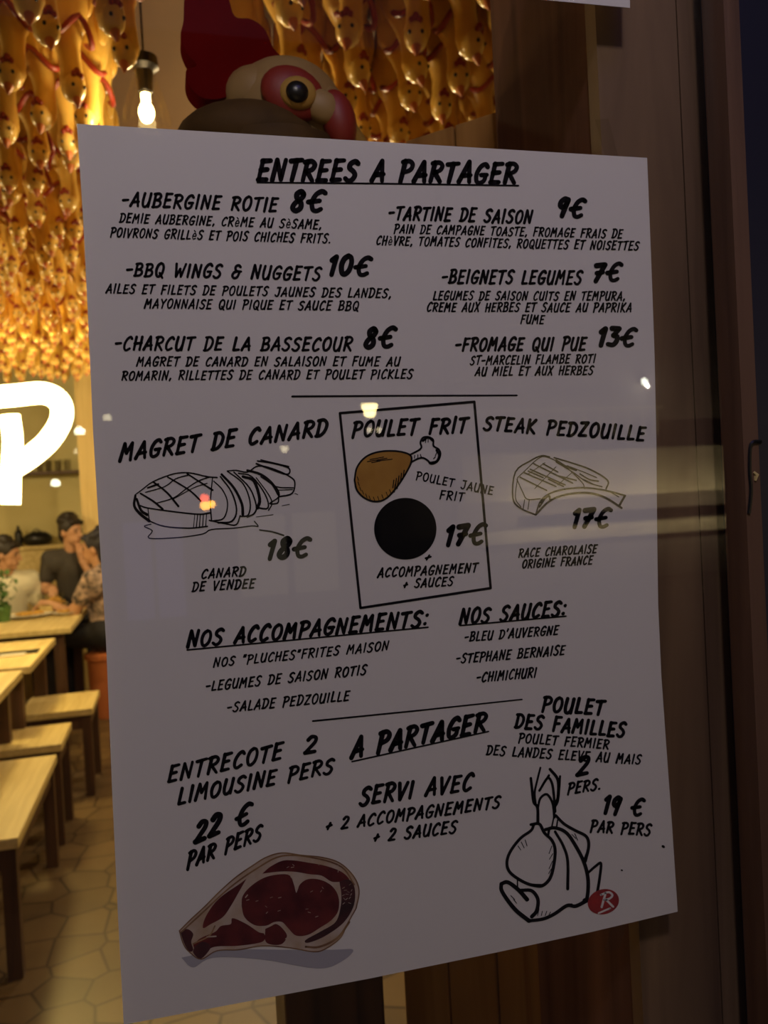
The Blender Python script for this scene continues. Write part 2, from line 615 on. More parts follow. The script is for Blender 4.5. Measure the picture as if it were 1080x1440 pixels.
edge = [(108, 174), (309, 186), (509, 198), (710, 210), (910, 222), (913.5, 310), (917, 400), (920.5, 500), (923, 620), (924, 740),
        (925.5, 850), (930, 950), (937, 1050), (945, 1160), (953, 1282), (830, 1311), (700, 1339), (520, 1376), (350, 1408), (174, 1441),
        (166, 1290), (158, 1120), (149, 900), (139.5, 750), (131, 610), (124, 450), (117, 310)]
poster = MB().prism([on_sheet(*p) for p in edge], (0, 0.0004, 0)).build('menu_poster', M_PAPER, origin=PORG, smooth=False)
tag(poster, 'large white menu poster with black brush lettering taped inside the window', 'poster')

GL = {
    'A': (0.60, [('L', [(0, 0), (.36, 1), (.56, 0)]), ('L', [(.13, .30), (.56, .34)])]),
    'B': (0.58, [('L', [(.08, 0), (.10, 1)]), ('S', [(.02, .96), (.36, 1), (.50, .80), (.38, .58), (.12, .52)]), ('S', [(.12, .52), (.42, .50), (.56, .28), (.42, .05), (.0, .01)])]),
    'C': (0.55, [('S', [(.54, .86), (.42, 1), (.22, .88), (.06, .52), (.08, .16), (.24, 0), (.50, .14)])]),
    'D': (0.58, [('L', [(.08, 0), (.11, 1)]), ('S', [(.0, .97), (.34, .98), (.56, .70), (.50, .28), (.28, .03), (.0, .01)])]),
    'E': (0.52, [('L', [(.10, 1), (.06, .02)]), ('L', [(.08, .97), (.50, 1)]), ('L', [(.08, .52), (.42, .55)]), ('L', [(.04, .02), (.48, .04)])]),
    'F': (0.50, [('L', [(.10, 1), (.06, 0)]), ('L', [(.08, .97), (.50, 1)]), ('L', [(.08, .52), (.42, .55)])]),
    'G': (0.60, [('S', [(.56, .86), (.42, 1), (.20, .88), (.05, .50), (.10, .12), (.28, 0), (.50, .12), (.54, .42)]), ('L', [(.30, .42), (.60, .44)])]),
    'H': (0.58, [('L', [(.08, 1), (.06, 0)]), ('L', [(.52, 1), (.50, 0)]), ('L', [(.04, .48), (.56, .54)])]),
    'I': (0.20, [('L', [(.10, 1), (.08, 0)])]),
    'J': (0.50, [('S', [(.42, 1), (.42, .40), (.34, .06), (.16, 0), (.02, .14)]), ('L', [(.16, .98), (.52, 1)])]),
    'K': (0.58, [('L', [(.08, 1), (.06, 0)]), ('L', [(.52, 1), (.12, .46), (.56, 0)])]),
    'L': (0.46, [('L', [(.10, 1), (.06, .02), (.46, .05)])]),
    'M': (0.74, [('L', [(.02, 0), (.14, 1), (.34, .42), (.60, 1), (.66, 0)])]),
    'N': (0.62, [('L', [(.04, 0), (.10, 1), (.50, .04), (.56, 1)])]),
    'O': (0.60, [('S', [(.32, 1), (.12, .84), (.04, .46), (.14, .08), (.32, 0), (.52, .20), (.58, .60), (.48, .92), (.30, 1)])]),
    'P': (0.54, [('L', [(.12, 1), (.06, -.06)]), ('S', [(.0, .95), (.34, 1), (.54, .82), (.46, .56), (.10, .42)])]),
    'Q': (0.62, [('S', [(.32, 1), (.12, .84), (.04, .46), (.14, .08), (.32, 0), (.52, .20), (.58, .60), (.48, .92), (.30, 1)]), ('L', [(.34, .26), (.62, -.10)])]),
    'R': (0.58, [('L', [(.12, 1), (.06, 0)]), ('S', [(.0, .95), (.34, 1), (.54, .82), (.44, .58), (.12, .48)]), ('L', [(.20, .48), (.56, 0)])]),
    'S': (0.54, [('S', [(.52, .90), (.36, 1), (.14, .88), (.12, .66), (.36, .48), (.48, .28), (.36, .04), (.16, 0), (.0, .12)])]),
    'T': (0.54, [('L', [(.30, .98), (.24, 0)]), ('L', [(.0, .94), (.58, 1)])]),
    'U': (0.58, [('S', [(.08, 1), (.04, .40), (.12, .06), (.28, 0), (.44, .16), (.52, .50)]), ('L', [(.54, 1), (.50, 0)])]),
    'V': (0.54, [('L', [(.02, 1), (.22, 0), (.54, 1)])]),
    'W': (0.76, [('L', [(.02, 1), (.16, 0), (.38, .62), (.54, 0), (.76, 1)])]),
    'X': (0.56, [('L', [(.04, 1), (.52, 0)]), ('L', [(.52, 1), (.02, 0)])]),
    'Y': (0.54, [('L', [(.02, 1), (.26, .50), (.22, 0)]), ('L', [(.54, 1), (.26, .50)])]),
    'Z': (0.54, [('L', [(.04, .95), (.52, 1), (.02, .02), (.52, .05)])]),
    '0': (0.56, [('S', [(.32, 1), (.12, .84), (.04, .46), (.14, .08), (.30, 0), (.48, .20), (.54, .60), (.46, .92), (.30, 1)])]),
    '1': (0.32, [('L', [(.04, .80), (.24, 1), (.16, 0)])]),
    '2': (0.52, [('S', [(.06, .82), (.22, 1), (.44, .92), (.44, .66), (.22, .32), (.02, .04)]), ('L', [(.02, .04), (.52, .06)])]),
    '3': (0.50, [('L', [(.06, 1), (.48, .98), (.22, .58)]), ('S', [(.22, .58), (.44, .50), (.46, .24), (.30, .02), (.0, .06)])]),
    '7': (0.52, [('L', [(.02, .94), (.52, 1), (.16, 0)]), ('L', [(.14, .48), (.48, .54)])]),
    '8': (0.54, [('S', [(.46, .88), (.32, 1), (.14, .86), (.20, .62), (.42, .40), (.44, .14), (.24, 0), (.06, .14), (.14, .40), (.40, .64), (.48, .86), (.34, 1)])]),
    '9': (0.52, [('S', [(.48, .90), (.30, 1), (.10, .84), (.08, .60), (.24, .50), (.44, .70), (.48, .94)]), ('L', [(.48, .94), (.30, 0)])]),
    '€': (0.72, [('S', [(.74, .92), (.56, 1), (.32, .84), (.18, .46), (.28, .08), (.48, 0), (.68, .10)]), ('L', [(.0, .44), (.54, .52)])]),
    '&': (0.66, [('S', [(.54, .88), (.38, 1), (.18, .90), (.20, .66), (.36, .54)]), ('S', [(.36, .54), (.12, .44), (.04, .18), (.22, 0), (.44, .10), (.54, .42)]), ('L', [(.36, .53), (.66, .52)])]),
    '-': (0.42, [('L', [(.02, .46), (.40, .50)])]),
    '+': (0.44, [('L', [(.04, .34), (.42, .46)]), ('L', [(.28, .66), (.14, .12)])]),
    '.': (0.16, [('L', [(.06, .05), (.10, .08)])]),
    ',': (0.18, [('L', [(.12, .12), (.04, -.10)])]),
    ':': (0.20, [('L', [(.06, .12), (.09, .16)]), ('L', [(.10, .66), (.13, .70)])]),
    "'": (0.16, [('L', [(.12, 1.0), (.06, .74)])]),
    '"': (0.30, [('L', [(.10, 1.0), (.04, .78)]), ('L', [(.26, 1.0), (.20, .78)])]),
    'è': (0.50, [('S', [(.06, .32), (.44, .34), (.36, .62), (.16, .60), (.05, .30), (.18, .0), (.44, .08)]), ('L', [(.12, .98), (.30, .82)])]),
    ' ': (0.66, []),
}


class Ink:
    """flat brush strokes laid on the sheet"""

    def __init__(s, lift=0.00025):
        s.mb = MB()
        s.lift = lift

    def stroke(s, pts, w, smooth=False, taper=(1.0, 1.0), n=5):
        """pts and full width w in photograph pixels"""
        P = [Vector((p[0], p[1], 0)) for p in pts]
        if smooth:
            P = bezier(P, n)
        Q = [P[0]]
        for p in P[1:]:
            if (p - Q[-1]).length > 0.05:
                Q.append(p)
        P = Q
        if len(P) < 2:
            P = [P[0], P[0] + Vector((0.3, 0, 0))]
        N = len(P)
        L, R = [], []
        for i in range(N):
            a = (P[i] - P[i - 1]).normalized() if i else None
            b = (P[i + 1] - P[i]).normalized() if i < N - 1 else None
            wi = 0.5 * w * (taper[0] + (taper[1] - taper[0]) * i / (N - 1))
            if a is None or b is None:
                t = b if a is None else a
                nn = Vector((-t.y, t.x, 0)) * wi
            else:
                if a.dot(b) < 0.35:          # sharp corner: restart the ribbon with a round joint
                    na, nb = Vector((-a.y, a.x, 0)) * wi, Vector((-b.y, b.x, 0)) * wi
                    L.append(P[i] + na); R.append(P[i] - na)
                    s._ribbon(L, R)
                    s._disc(P[i], wi)
                    L, R = [P[i] + nb], [P[i] - nb]
                    continue
                t = (a + b).normalized()
                nn = Vector((-t.y, t.x, 0)) * wi / max(0.6, t.dot(b))
            L.append(P[i] + nn); R.append(P[i] - nn)
        s._ribbon(L, R)
        s._disc(P[0], 0.5 * w * taper[0])
        s._disc(P[-1], 0.5 * w * taper[1])
        return s

    def _pt(s, p):
        return on_sheet(p.x, p.y, s.lift)

    def _ribbon(s, L, R):
        n = len(L)
        if n < 2:
            return
        vs = [s._pt(p) for p in L] + [s._pt(p) for p in R]
        s.mb.add(vs, [(i, i + 1, n + i + 1, n + i) for i in range(n - 1)])

    def _disc(s, c, r, n=9):
        if r < 0.15:
            return
        vs = [s._pt(c + Vector((math.cos(2 * PI * k / n) * r, math.sin(2 * PI * k / n) * r, 0))) for k in range(n)]
        s.mb.add(vs, [tuple(range(n))])

    def fill(s, pts, smooth=True, n=5):
        P = [Vector((p[0], p[1], 0)) for p in pts]
        if smooth:
            P = bezier(P + [P[0]], n)[:-1]
        s.mb.add([s._pt(p) for p in P], [tuple(range(len(P)))])
        return s

    def text(s, txt, p0, p1, cap, weight=0.17, slant=0.20, gap=0.23, capr=None):
        """txt between baseline ends p0 and p1, capital height cap (pixels) at left, capr at right"""
        capr = capr or cap
        weight *= 1.24
        adv, x = [], 0.0
        for ch in txt:
            adv.append(x)
            x += GL[ch][0] + (gap if ch != ' ' else 0.0)
        tot = x - gap
        p0, p1 = Vector((*p0, 0)), Vector((*p1, 0))
        d = (p1 - p0)
        dl = d.length
        # brush slant leans on the upright of the sheet
        sl_px = slant * cap
        k = (dl - sl_px * 0.8) / tot
        dn = d / dl
        up = Vector((0.0, -1.0, 0)) + Vector((-0.3 * dn.y, 0, 0)) * 0
        rnd = random.Random(txt)
        for ch, ax in zip(txt, adv):
            jy = rnd.uniform(-0.03, 0.03)
            js = rnd.uniform(0.96, 1.05)
            thin = {'è': 0.62, '€': 0.86}.get(ch, 1.0)
            for kind, pts in GL[ch][1]:
                out = []
                for gx, gy in pts:
                    u = (ax + gx) * k
                    c = cap + (capr - cap) * u / dl
                    gy2 = gy * js + jy
                    out.append(p0 + dn * u + up * gy2 * c + dn * slant * gy2 * c)
                ww = weight * (cap + (capr - cap) * ax * k / dl)
                s.stroke([(o.x, o.y) for o in out], ww * thin * rnd.uniform(0.92, 1.08), kind == 'S', (1.05, 0.9), 4)
        return s

    def build(s, name, mt=None, label=None):
        o = s.mb.build(name, mt or M_INK, poster, smooth=False, fix=False)
        if label:
            o['label'] = label
        return o


B = 0.20     # heavy lettering
Ink().text('ENTREES A PARTAGER', (362, 253), (728, 257), 28, 0.20, capr=27).stroke([(362, 256.5), (545, 258.2), (729, 261)], 2.4).build('heading_lettering', label='underlined heading ENTREES A PARTAGER')

I = Ink().text('-AUBERGINE ROTIE', (171, 289.5), (391, 297.5), 18.5, 0.17)
I.text('DEMIE AUBERGINE, CRèME AU SèSAME,', (168, 312.5), (453, 322), 12.3, 0.165)
I.text('POIVRONS GRILLèS ET POIS CHICHES FRITS.', (155, 333), (466, 342), 12.3, 0.165).build('dish_lettering', label='roast aubergine dish lettering')
Ink().text('8€', (409, 296), (456, 297.5), 27, 0.24).build('price_lettering')
I = Ink().text('-TARTINE DE SAISON', (546, 308), (749, 314.5), 18, 0.17)
I.text('PAIN DE CAMPAGNE TOASTE, FROMAGE FRAIS DE', (554, 327.5), (876, 335), 11.8, 0.165)
I.text('CHèVRE, TOMATES CONFITES, ROQUETTES ET NOISETTES', (529, 344), (899, 352), 12, 0.165).build('dish_lettering')
Ink().text('9€', (783, 304), (822, 304.5), 25, 0.24).build('price_lettering')
I = Ink().text('-BBQ WINGS & NUGGETS', (177, 387.5), (452, 394), 18, 0.17)
I.text('AILES ET FILETS DE POULETS JAUNES DES LANDES,', (149, 412), (551, 419), 12.3, 0.165)
I.text('MAYONNAISE QUI PIQUE ET SAUCE BBQ', (203, 433), (505, 436.5), 12.3, 0.165).build('dish_lettering')
Ink().text('10€', (462, 386), (521, 386), 25, 0.24).build('price_lettering')
I = Ink().text('-CHARCUT DE LA BASSECOUR', (161, 492), (496, 493), 18, 0.17)
I.text('MAGRET DE CANARD EN SALAISON ET FUME AU', (192, 514.5), (563, 514.5), 12.3, 0.165)
I.text('ROMARIN, RILLETTES DE CANARD ET POULET PICKLES', (171, 534.5), (581, 532), 12.3, 0.165).build('dish_lettering')
Ink().text('8€', (512, 488.5), (555, 488), 26, 0.24).build('price_lettering')
I = Ink().text('-BEIGNETS LEGUMES', (621, 398), (819, 399.5), 17.8, 0.17)
I.text('LEGUMES DE SAISON CUITS EN TEMPURA,', (609, 421.5), (880, 422.5), 11.8, 0.165)
I.text('CREME AUX HERBES ET SAUCE AU PAPRIKA', (600, 438), (889, 438.5), 12, 0.165)
I.text('FUME', (732, 455), (766, 455), 11.8, 0.165).build('dish_lettering')
Ink().text('7€', (834, 395), (873, 395), 24, 0.24).build('price_lettering')
I = Ink().text('-FROMAGE QUI PUE', (640, 493.5), (825, 492), 17.5, 0.17)
I.text('ST-MARCELIN FLAMBE ROTI', (661, 513), (838, 510), 11.8, 0.165)
I.text('AU MIEL ET AUX HERBES', (668, 528.5), (835, 526.5), 12, 0.165).build('dish_lettering')
Ink().text('13€', (841, 486), (894, 485.5), 24.5, 0.24).build('price_lettering')
Ink().stroke([(411, 557.5), (560, 556.5), (727, 556)], 3.2, taper=(0.9, 0.7)).build('rule_line')

Ink().text('MAGRET DE CANARD', (168, 648), (461, 611.5), 23, 0.18, capr=21.5).build('dish_lettering')
Ink().text('18€', (375, 786), (435, 782), 25, 0.24).build('price_lettering')
Ink().text('CANARD', (283, 813.5), (346, 809.5), 12.5, 0.17).text('DE VENDEE', (270, 832), (359, 826.5), 12.5, 0.17).build('origin_lettering')
Ink().text('POULET FRIT', (495, 614.5), (658, 608), 21, 0.18).build('dish_lettering')
I = Ink()
for a, b in (((478, 581), (667, 565)), ((667, 565), (690, 827)), ((690, 827), (507, 855)), ((507, 855), (478, 581))):
    I.stroke([a, b], 3.6)
I.build('box_outline')
Ink().text('POULET JAUNE', (585, 674), (694, 696.5), 11.5, 0.15).text('FRIT', (618, 701.5), (653, 705), 12, 0.15).build('note_lettering')
Ink().text('17€', (626, 767), (682, 763), 25.5, 0.24).build('price_lettering')
Ink().text('+', (597, 789), (607, 788), 11, 0.20).text('ACCOMPAGNEMENT', (531, 812), (672, 804.5), 12.3, 0.17).text('+ SAUCES', (567, 827.5), (638, 823), 12, 0.17).build('note_lettering')
Ink().fill([(570 + 43.9 * math.cos(t * PI / 16), 743.5 + 43.4 * math.sin(t * PI / 16)) for t in range(32)], n=2).build('black_disc', M_DISC, 'solid black round sticker')
Ink().text('STEAK PEDZOUILLE', (680, 604.5), (908, 619.5), 19, 0.18).build('dish_lettering')
Ink().text('17€', (804, 741.5), (858, 740), 24, 0.24).build('price_lettering')
Ink().text('RACE CHAROLAISE', (729, 784), (840, 777), 11.3, 0.17).text('ORIGINE FRANCE', (734, 799), (834, 793), 11.3, 0.17).build('origin_lettering')

Ink().text('NOS ACCOMPAGNEMENTS:', (263, 910), (603, 880), 21, 0.19).stroke([(263, 914), (602, 882)], 2.2).build('heading_lettering', label='underlined heading for the side dishes')
I = Ink().text('NOS "PLUCHES"FRITES MAISON', (300, 938), (547, 914), 12.3, 0.165)
I.text('-LEGUMES DE SAISON ROTIS', (289, 972), (516, 948), 13, 0.165).text('-SALADE PEDZOUILLE', (319, 1001.5), (492, 984.5), 13, 0.165).build('list_lettering')
Ink().text('NOS SAUCES:', (646, 878), (797, 865), 20, 0.19).stroke([(647, 879.7), (796, 866.5)], 2.2).build('heading_lettering', label='underlined heading for the sauces')
I = Ink().text("-BLEU D'AUVERGNE", (653, 902), (786, 892), 12.3, 0.165)
I.text('-STEPHANE BERNAISE', (641, 933), (795, 920.5), 12.8, 0.165).text('-CHIMICHURI', (670, 959.5), (755, 952), 12.8, 0.165).build('list_lettering')
Ink().stroke([(440, 1014), (590, 999), (734, 983.5)], 3.2, taper=(0.8, 0.6)).build('rule_line')

Ink().text('ENTRECOTE', (236, 1100.5), (398, 1066.5), 21.5, 0.18).text('2', (428, 1060), (446, 1057.5), 22, 0.20).text('LIMOUSINE PERS', (250, 1131), (470, 1086), 21, 0.18, capr=19.5).build('dish_lettering')
Ink().text('22 €', (274, 1185), (353, 1155), 26, 0.22).text('PAR PERS', (263, 1222), (369, 1179), 21, 0.18, capr=19).build('price_lettering')
Ink().text('A PARTAGER', (494, 1066), (685, 1027), 27, 0.20, capr=25).stroke([(495, 1071), (687, 1028.6)], 2.2).build('heading_lettering', label='underlined heading A PARTAGER low on the sheet')
Ink().text('SERVI AVEC', (506, 1132.5), (666, 1110), 24, 0.18, capr=22).text('+ 2 ACCOMPAGNEMENTS', (458, 1169), (704, 1135.5), 16, 0.18).text('+ 2 SAUCES', (525, 1184.5), (643, 1170.5), 16, 0.18).build('note_lettering')
Ink().text('POULET', (762, 1000), (850, 1005.5), 20, 0.19).text('DES FAMILLES', (724, 1023), (880, 1037), 19.5, 0.19).text('POULET FERMIER', (729, 1044), (857, 1053.5), 12.8, 0.17).text('DES LANDES ELEVE AU MAIS', (684, 1061), (902, 1075), 12.8, 0.17).build('dish_lettering')
Ink().text('2', (811, 1091), (829, 1088), 24, 0.20).text('PERS.', (798, 1117), (846, 1110), 15, 0.18).build('note_lettering')
Ink().text('19 €', (848, 1144), (905, 1146.5), 23, 0.22).text('PAR PERS', (830, 1169.5), (916, 1175), 15.5, 0.18).build('price_lettering')


def cr(o, s):
    return lambda pts: [(o[0] + x / s, o[1] + y / s) for x, y in pts]


# sliced duck breast drawing
c = cr((140, 560), 3.176)
I = Ink()
for pts, w in [
    ([(158, 432), (185, 412), (240, 372), (330, 338), (400, 333), (480, 350), (525, 354)], 2.0),
    ([(160, 436), (155, 480), (180, 515), (222, 548)], 4.2), ([(222, 548), (290, 572), (400, 580), (482, 572)], 2.0),
    ([(178, 478), (215, 490), (320, 505), (440, 518), (492, 512)], 2.2), ([(216, 490), (222, 548)], 1.6), ([(166, 450), (185, 500), (212, 520)], 4),
    ([(183, 425), (240, 460), (282, 495)], 3.0), ([(240, 374), (300, 420), (352, 482)], 3.0), ([(305, 352), (400, 410), (452, 458)], 2.6),
    ([(390, 336), (470, 388), (505, 410)], 2.6), ([(205, 420), (290, 395), (340, 360), (400, 342)], 1.8), ([(250, 470), (330, 445), (390, 402), (440, 370), (490, 352)], 1.8),
    ([(330, 450), (420, 400), (480, 380)], 1.4), ([(215, 400), (262, 384)], 3), ([(425, 520), (420, 575)], 1.2), ([(438, 520), (432, 578)], 1.6), ([(450, 520), (446, 578)], 1.6), ([(464, 520), (460, 576)], 1.6), ([(478, 518), (474, 572)], 1.4),
    ([(505, 352), (500, 400), (495, 470), (500, 545)], 2.0), ([(510, 370), (550, 410), (572, 470), (555, 535), (505, 548)], 2.0), ([(540, 350), (590, 420), (612, 500), (590, 550), (530, 556)], 2.6),
    ([(490, 545), (560, 560), (610, 565), (628, 525)], 2.2), ([(545, 340), (600, 400), (635, 470), (640, 520)], 4.0), ([(570, 325), (640, 380), (672, 460), (665, 520), (632, 528)], 2.2),
    ([(600, 330), (670, 400), (700, 480), (690, 515), (660, 530)], 2.4), ([(640, 350), (690, 370), (715, 450), (705, 490)], 4.6), ([(620, 335), (680, 350), (740, 430), (752, 490), (700, 488)], 2.2),
    ([(700, 355), (755, 430), (770, 470), (755, 500)], 1.8), ([(660, 322), (720, 340), (770, 380), (800, 430)], 4.0), ([(720, 350), (790, 400), (800, 440), (760, 470), (795, 468), (800, 445)], 2.0),
    ([(570, 325), (610, 322), (660, 330), (700, 305), (740, 305), (800, 325), (850, 350), (872, 375), (860, 425), (800, 440)], 2.2), ([(705, 280), (780, 292), (845, 312), (838, 340), (760, 315), (700, 292)], 2.4),
    ([(720, 275), (845, 305)], 2.0), ([(730, 355), (790, 395), (865, 400)], 1.8), ([(800, 410), (862, 408)], 1.4), ([(815, 480), (848, 474)], 1.0), ([(700, 530), (775, 520)], 1.0), ([(872, 425), (885, 430)], 1.0),
    ([(230, 562), (200, 572), (236, 592), (222, 625), (350, 622), (460, 606), (500, 586), (600, 580), (680, 570), (708, 572), (692, 550)], 1.6), ([(715, 588), (770, 596), (822, 612)], 2.2)]:
    I.stroke(c(pts), w * 1.02, True, (0.8, 1.0), 4)
I.build('duck_breast_drawing', M_INKBROWN, 'sliced duck breast ink drawing')

# drumstick
c = cr((460, 550), 4.154)
drum = [(160, 520), (175, 445), (225, 385), (300, 355), (400, 350), (480, 370), (492, 410), (460, 480), (400, 570), (340, 630), (280, 645), (220, 625), (175, 580)]
bone = [(485, 372), (548, 335), (545, 300), (560, 272), (592, 268), (620, 285), (622, 320), (652, 340), (662, 370), (645, 410), (610, 425), (588, 405), (560, 390), (530, 395), (490, 415)]
dr = Ink(0.0002).fill(c(drum)).build('drumstick_drawing', M_GOLD, 'golden fried drumstick drawing')
I = Ink(0.0003)
I.stroke(c(drum + [drum[0]]), 2.6, True)
I.stroke(c(bone), 2.6, True)
I.stroke(c([(640, 345), (655, 375), (640, 410), (600, 420)]), 3.6, True)
I.stroke(c([(560, 290), (590, 270), (618, 290)]), 3.2, True)
for x, y in [(190, 560), (205, 580), (225, 600), (245, 612), (270, 618), (295, 615), (320, 605), (345, 590), (365, 575), (180, 530), (176, 500)]:
    I.stroke(c([(x, y), (x + 8, y + 22)]), 1.0)
for x, y in [(390, 520), (405, 510), (420, 495), (435, 480), (450, 462), (398, 545), (415, 525)]:
    I.stroke(c([(x, y), (x - 6, y + 45)]), 1.6)
for a, b in [((235, 412), (350, 392)), ((250, 400), (330, 385)), ((290, 408), (380, 398)), ((260, 418), (310, 408)), ((510, 392), (512, 375)), ((530, 390), (530, 372)), ((550, 385), (545, 370)), ((575, 300), (577, 285)), ((590, 298), (590, 280)), ((632, 378), (640, 360)), ((622, 395), (632, 385))]:
    I.stroke(c([a, b]), 1.3)
I.build('drumstick_outline', M_INK)

# bone-in steak line drawing
c = cr((660, 560), 3.857)
I = Ink()
for pts, w in [
    ([(435, 318), (390, 312), (330, 340), (250, 400), (236, 540), (275, 595), (360, 632)], 2.2), ([(262, 430), (300, 395), (370, 330), (420, 318), (520, 370), (610, 455), (625, 490)], 1.4),
    ([(262, 430), (250, 540), (280, 590)], 1.4), ([(258, 440), (290, 510), (315, 548), (385, 545)], 1.6), ([(300, 550), (292, 600)], 1.4), ([(325, 552), (318, 602)], 1.4),
    ([(360, 632), (385, 560), (430, 520), (500, 496), (600, 485), (680, 490), (760, 505), (845, 528)], 2.4), ([(360, 632), (420, 570), (480, 535), (570, 515), (660, 515), (740, 540), (826, 595)], 3.0),
    ([(845, 528), (826, 560), (815, 580)], 3.2), ([(760, 505), (810, 535)], 1.4), ([(460, 322), (560, 352), (660, 388), (750, 445), (742, 492)], 2.2), ([(470, 345), (560, 400), (640, 455), (720, 480)], 1.6),
    ([(530, 365), (620, 400), (690, 430)], 1.4), ([(600, 410), (650, 440), (700, 450)], 2.0), ([(470, 335), (530, 372), (580, 390)], 2.4), ([(620, 440), (680, 470)], 1.4), ([(385, 565), (430, 530), (440, 555)], 3.0), ([(380, 590), (410, 545)], 2.4)]:
    I.stroke(c(pts), w * 1.0, True, (0.9, 1.0), 4)
for a, b in [((275, 428), (420, 500)), ((295, 402), (470, 478)), ((330, 385), (520, 470)), ((350, 355), (560, 460)), ((320, 395), (400, 430)), ((430, 440), (510, 478)), ((400, 355), (480, 400)), ((480, 420), (580, 445))]:
    I.stroke(c([a, b]), 1.9)
for a, b in [((470, 372), (355, 490)), ((410, 350), (320, 410)), ((560, 400), (480, 470))]:
    I.stroke(c([a, b]), 1.0)
I.build('steak_drawing', M_INKBROWN, 'line drawing of a grilled bone-in steak')

# raw rib steak picture
c = cr((230, 1180), 3.6)
rib = [(80, 465), (140, 405), (210, 340), (290, 260), (370, 190), (450, 135), (520, 92), (600, 70), (700, 82), (800, 92), (890, 120), (960, 185), (990, 260), (975, 350), (930, 430), (895, 500), (820, 555), (760, 570), (640, 550), (500, 540), (380, 560), (270, 565), (190, 608), (130, 570), (100, 530)]
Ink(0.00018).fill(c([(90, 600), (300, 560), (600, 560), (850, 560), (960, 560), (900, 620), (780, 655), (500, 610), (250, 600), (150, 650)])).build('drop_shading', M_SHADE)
steak = Ink(0.00022).fill(c(rib)).build('rib_steak_picture', M_FAT, 'raw rib steak picture with marbled red meat')
Ink(0.00027).fill(c([(395, 340), (400, 290), (440, 240), (510, 195), (590, 178), (640, 185), (660, 230), (672, 270), (690, 230), (730, 203), (790, 205), (850, 235), (885, 290), (885, 360), (850, 410), (790, 450), (730, 485), (670, 488), (630, 450), (600, 420), (560, 420), (520, 438), (460, 435), (410, 395)])).build('red_meat', M_MEAT)
Ink(0.00027).fill(c([(420, 200), (380, 230), (300, 285), (250, 335), (210, 400), (200, 450), (240, 430), (300, 395), (340, 340), (380, 270)])).build('red_meat', M_MEAT)
Ink(0.00027).fill(c([(150, 535), (190, 500), (260, 470), (290, 440), (340, 430), (350, 400), (420, 430), (480, 470), (510, 480), (500, 520), (380, 540), (260, 545), (200, 575), (165, 580)])).build('red_meat', M_MEAT)
Ink(0.00027).fill(c([(515, 455), (545, 440), (570, 430), (600, 450), (625, 490), (600, 530), (550, 535), (515, 515)])).build('red_meat', M_MEAT)
Ink(0.00027).fill(c([(500, 175), (540, 140), (600, 110), (660, 108), (740, 120), (820, 135), (900, 165), (940, 205), (900, 215), (850, 215), (800, 185), (740, 178), (660, 165), (580, 165)])).build('red_meat', M_MEAT)
Ink(0.00029).fill(c([(890, 215), (940, 205), (968, 250), (965, 330), (930, 400), (880, 450), (800, 500), (730, 525), (720, 510), (800, 465), (870, 420), (895, 350), (900, 280)])).build('dark_meat', M_MEATDARK)
Ink(0.00029).fill(c([(160, 540), (200, 520), (240, 545), (190, 605), (150, 575)])).build('dark_meat', M_MEATDARK)
Ink(0.00029).fill(c([(84, 468), (120, 455), (150, 480), (140, 520), (150, 560), (130, 568), (104, 528)])).build('dark_meat', M_MEATDARK)
I = Ink(0.00031)
I.stroke(c(rib[:14]), 1.8, True)
I.stroke(c(rib[13:] + [rib[0]]), 1.5, True)
I.stroke(c([(90, 470), (200, 370), (330, 250), (470, 150), (600, 85), (760, 95), (900, 140), (965, 230)]), 2.2, True)
I.stroke(c([(150, 530), (230, 490), (260, 440)]), 2.0, True)
I.stroke(c([(720, 545), (790, 545), (880, 500), (940, 420)]), 3.0, True)
I.build('crust_line', M_CRUST)
I = Ink(0.00033)
rr = random.Random(3)
for k in range(34):
    x, y = rr.choice([(rr.uniform(725, 860), rr.uniform(240, 420)), (rr.uniform(430, 600), rr.uniform(280, 400)), (rr.uniform(600, 900), rr.uniform(120, 160)), (rr.uniform(910, 955), rr.uniform(220, 330))])
    a = rr.uniform(0, PI)
    I.stroke(c([(x, y), (x + 14 * math.cos(a), y + 10 * math.sin(a))]), rr.uniform(0.4, 0.9))
I.stroke(c([(645, 190), (680, 230), (672, 268)]), 1.6, True)
I.stroke(c([(620, 450), (632, 490), (618, 505)]), 1.4, True)
I.stroke(c([(220, 495), (265, 492)]), 2.0)
I.stroke(c([(415, 295), (425, 283)]), 1.6)
tag(I.build('marbling', M_FAT), kind='stuff')

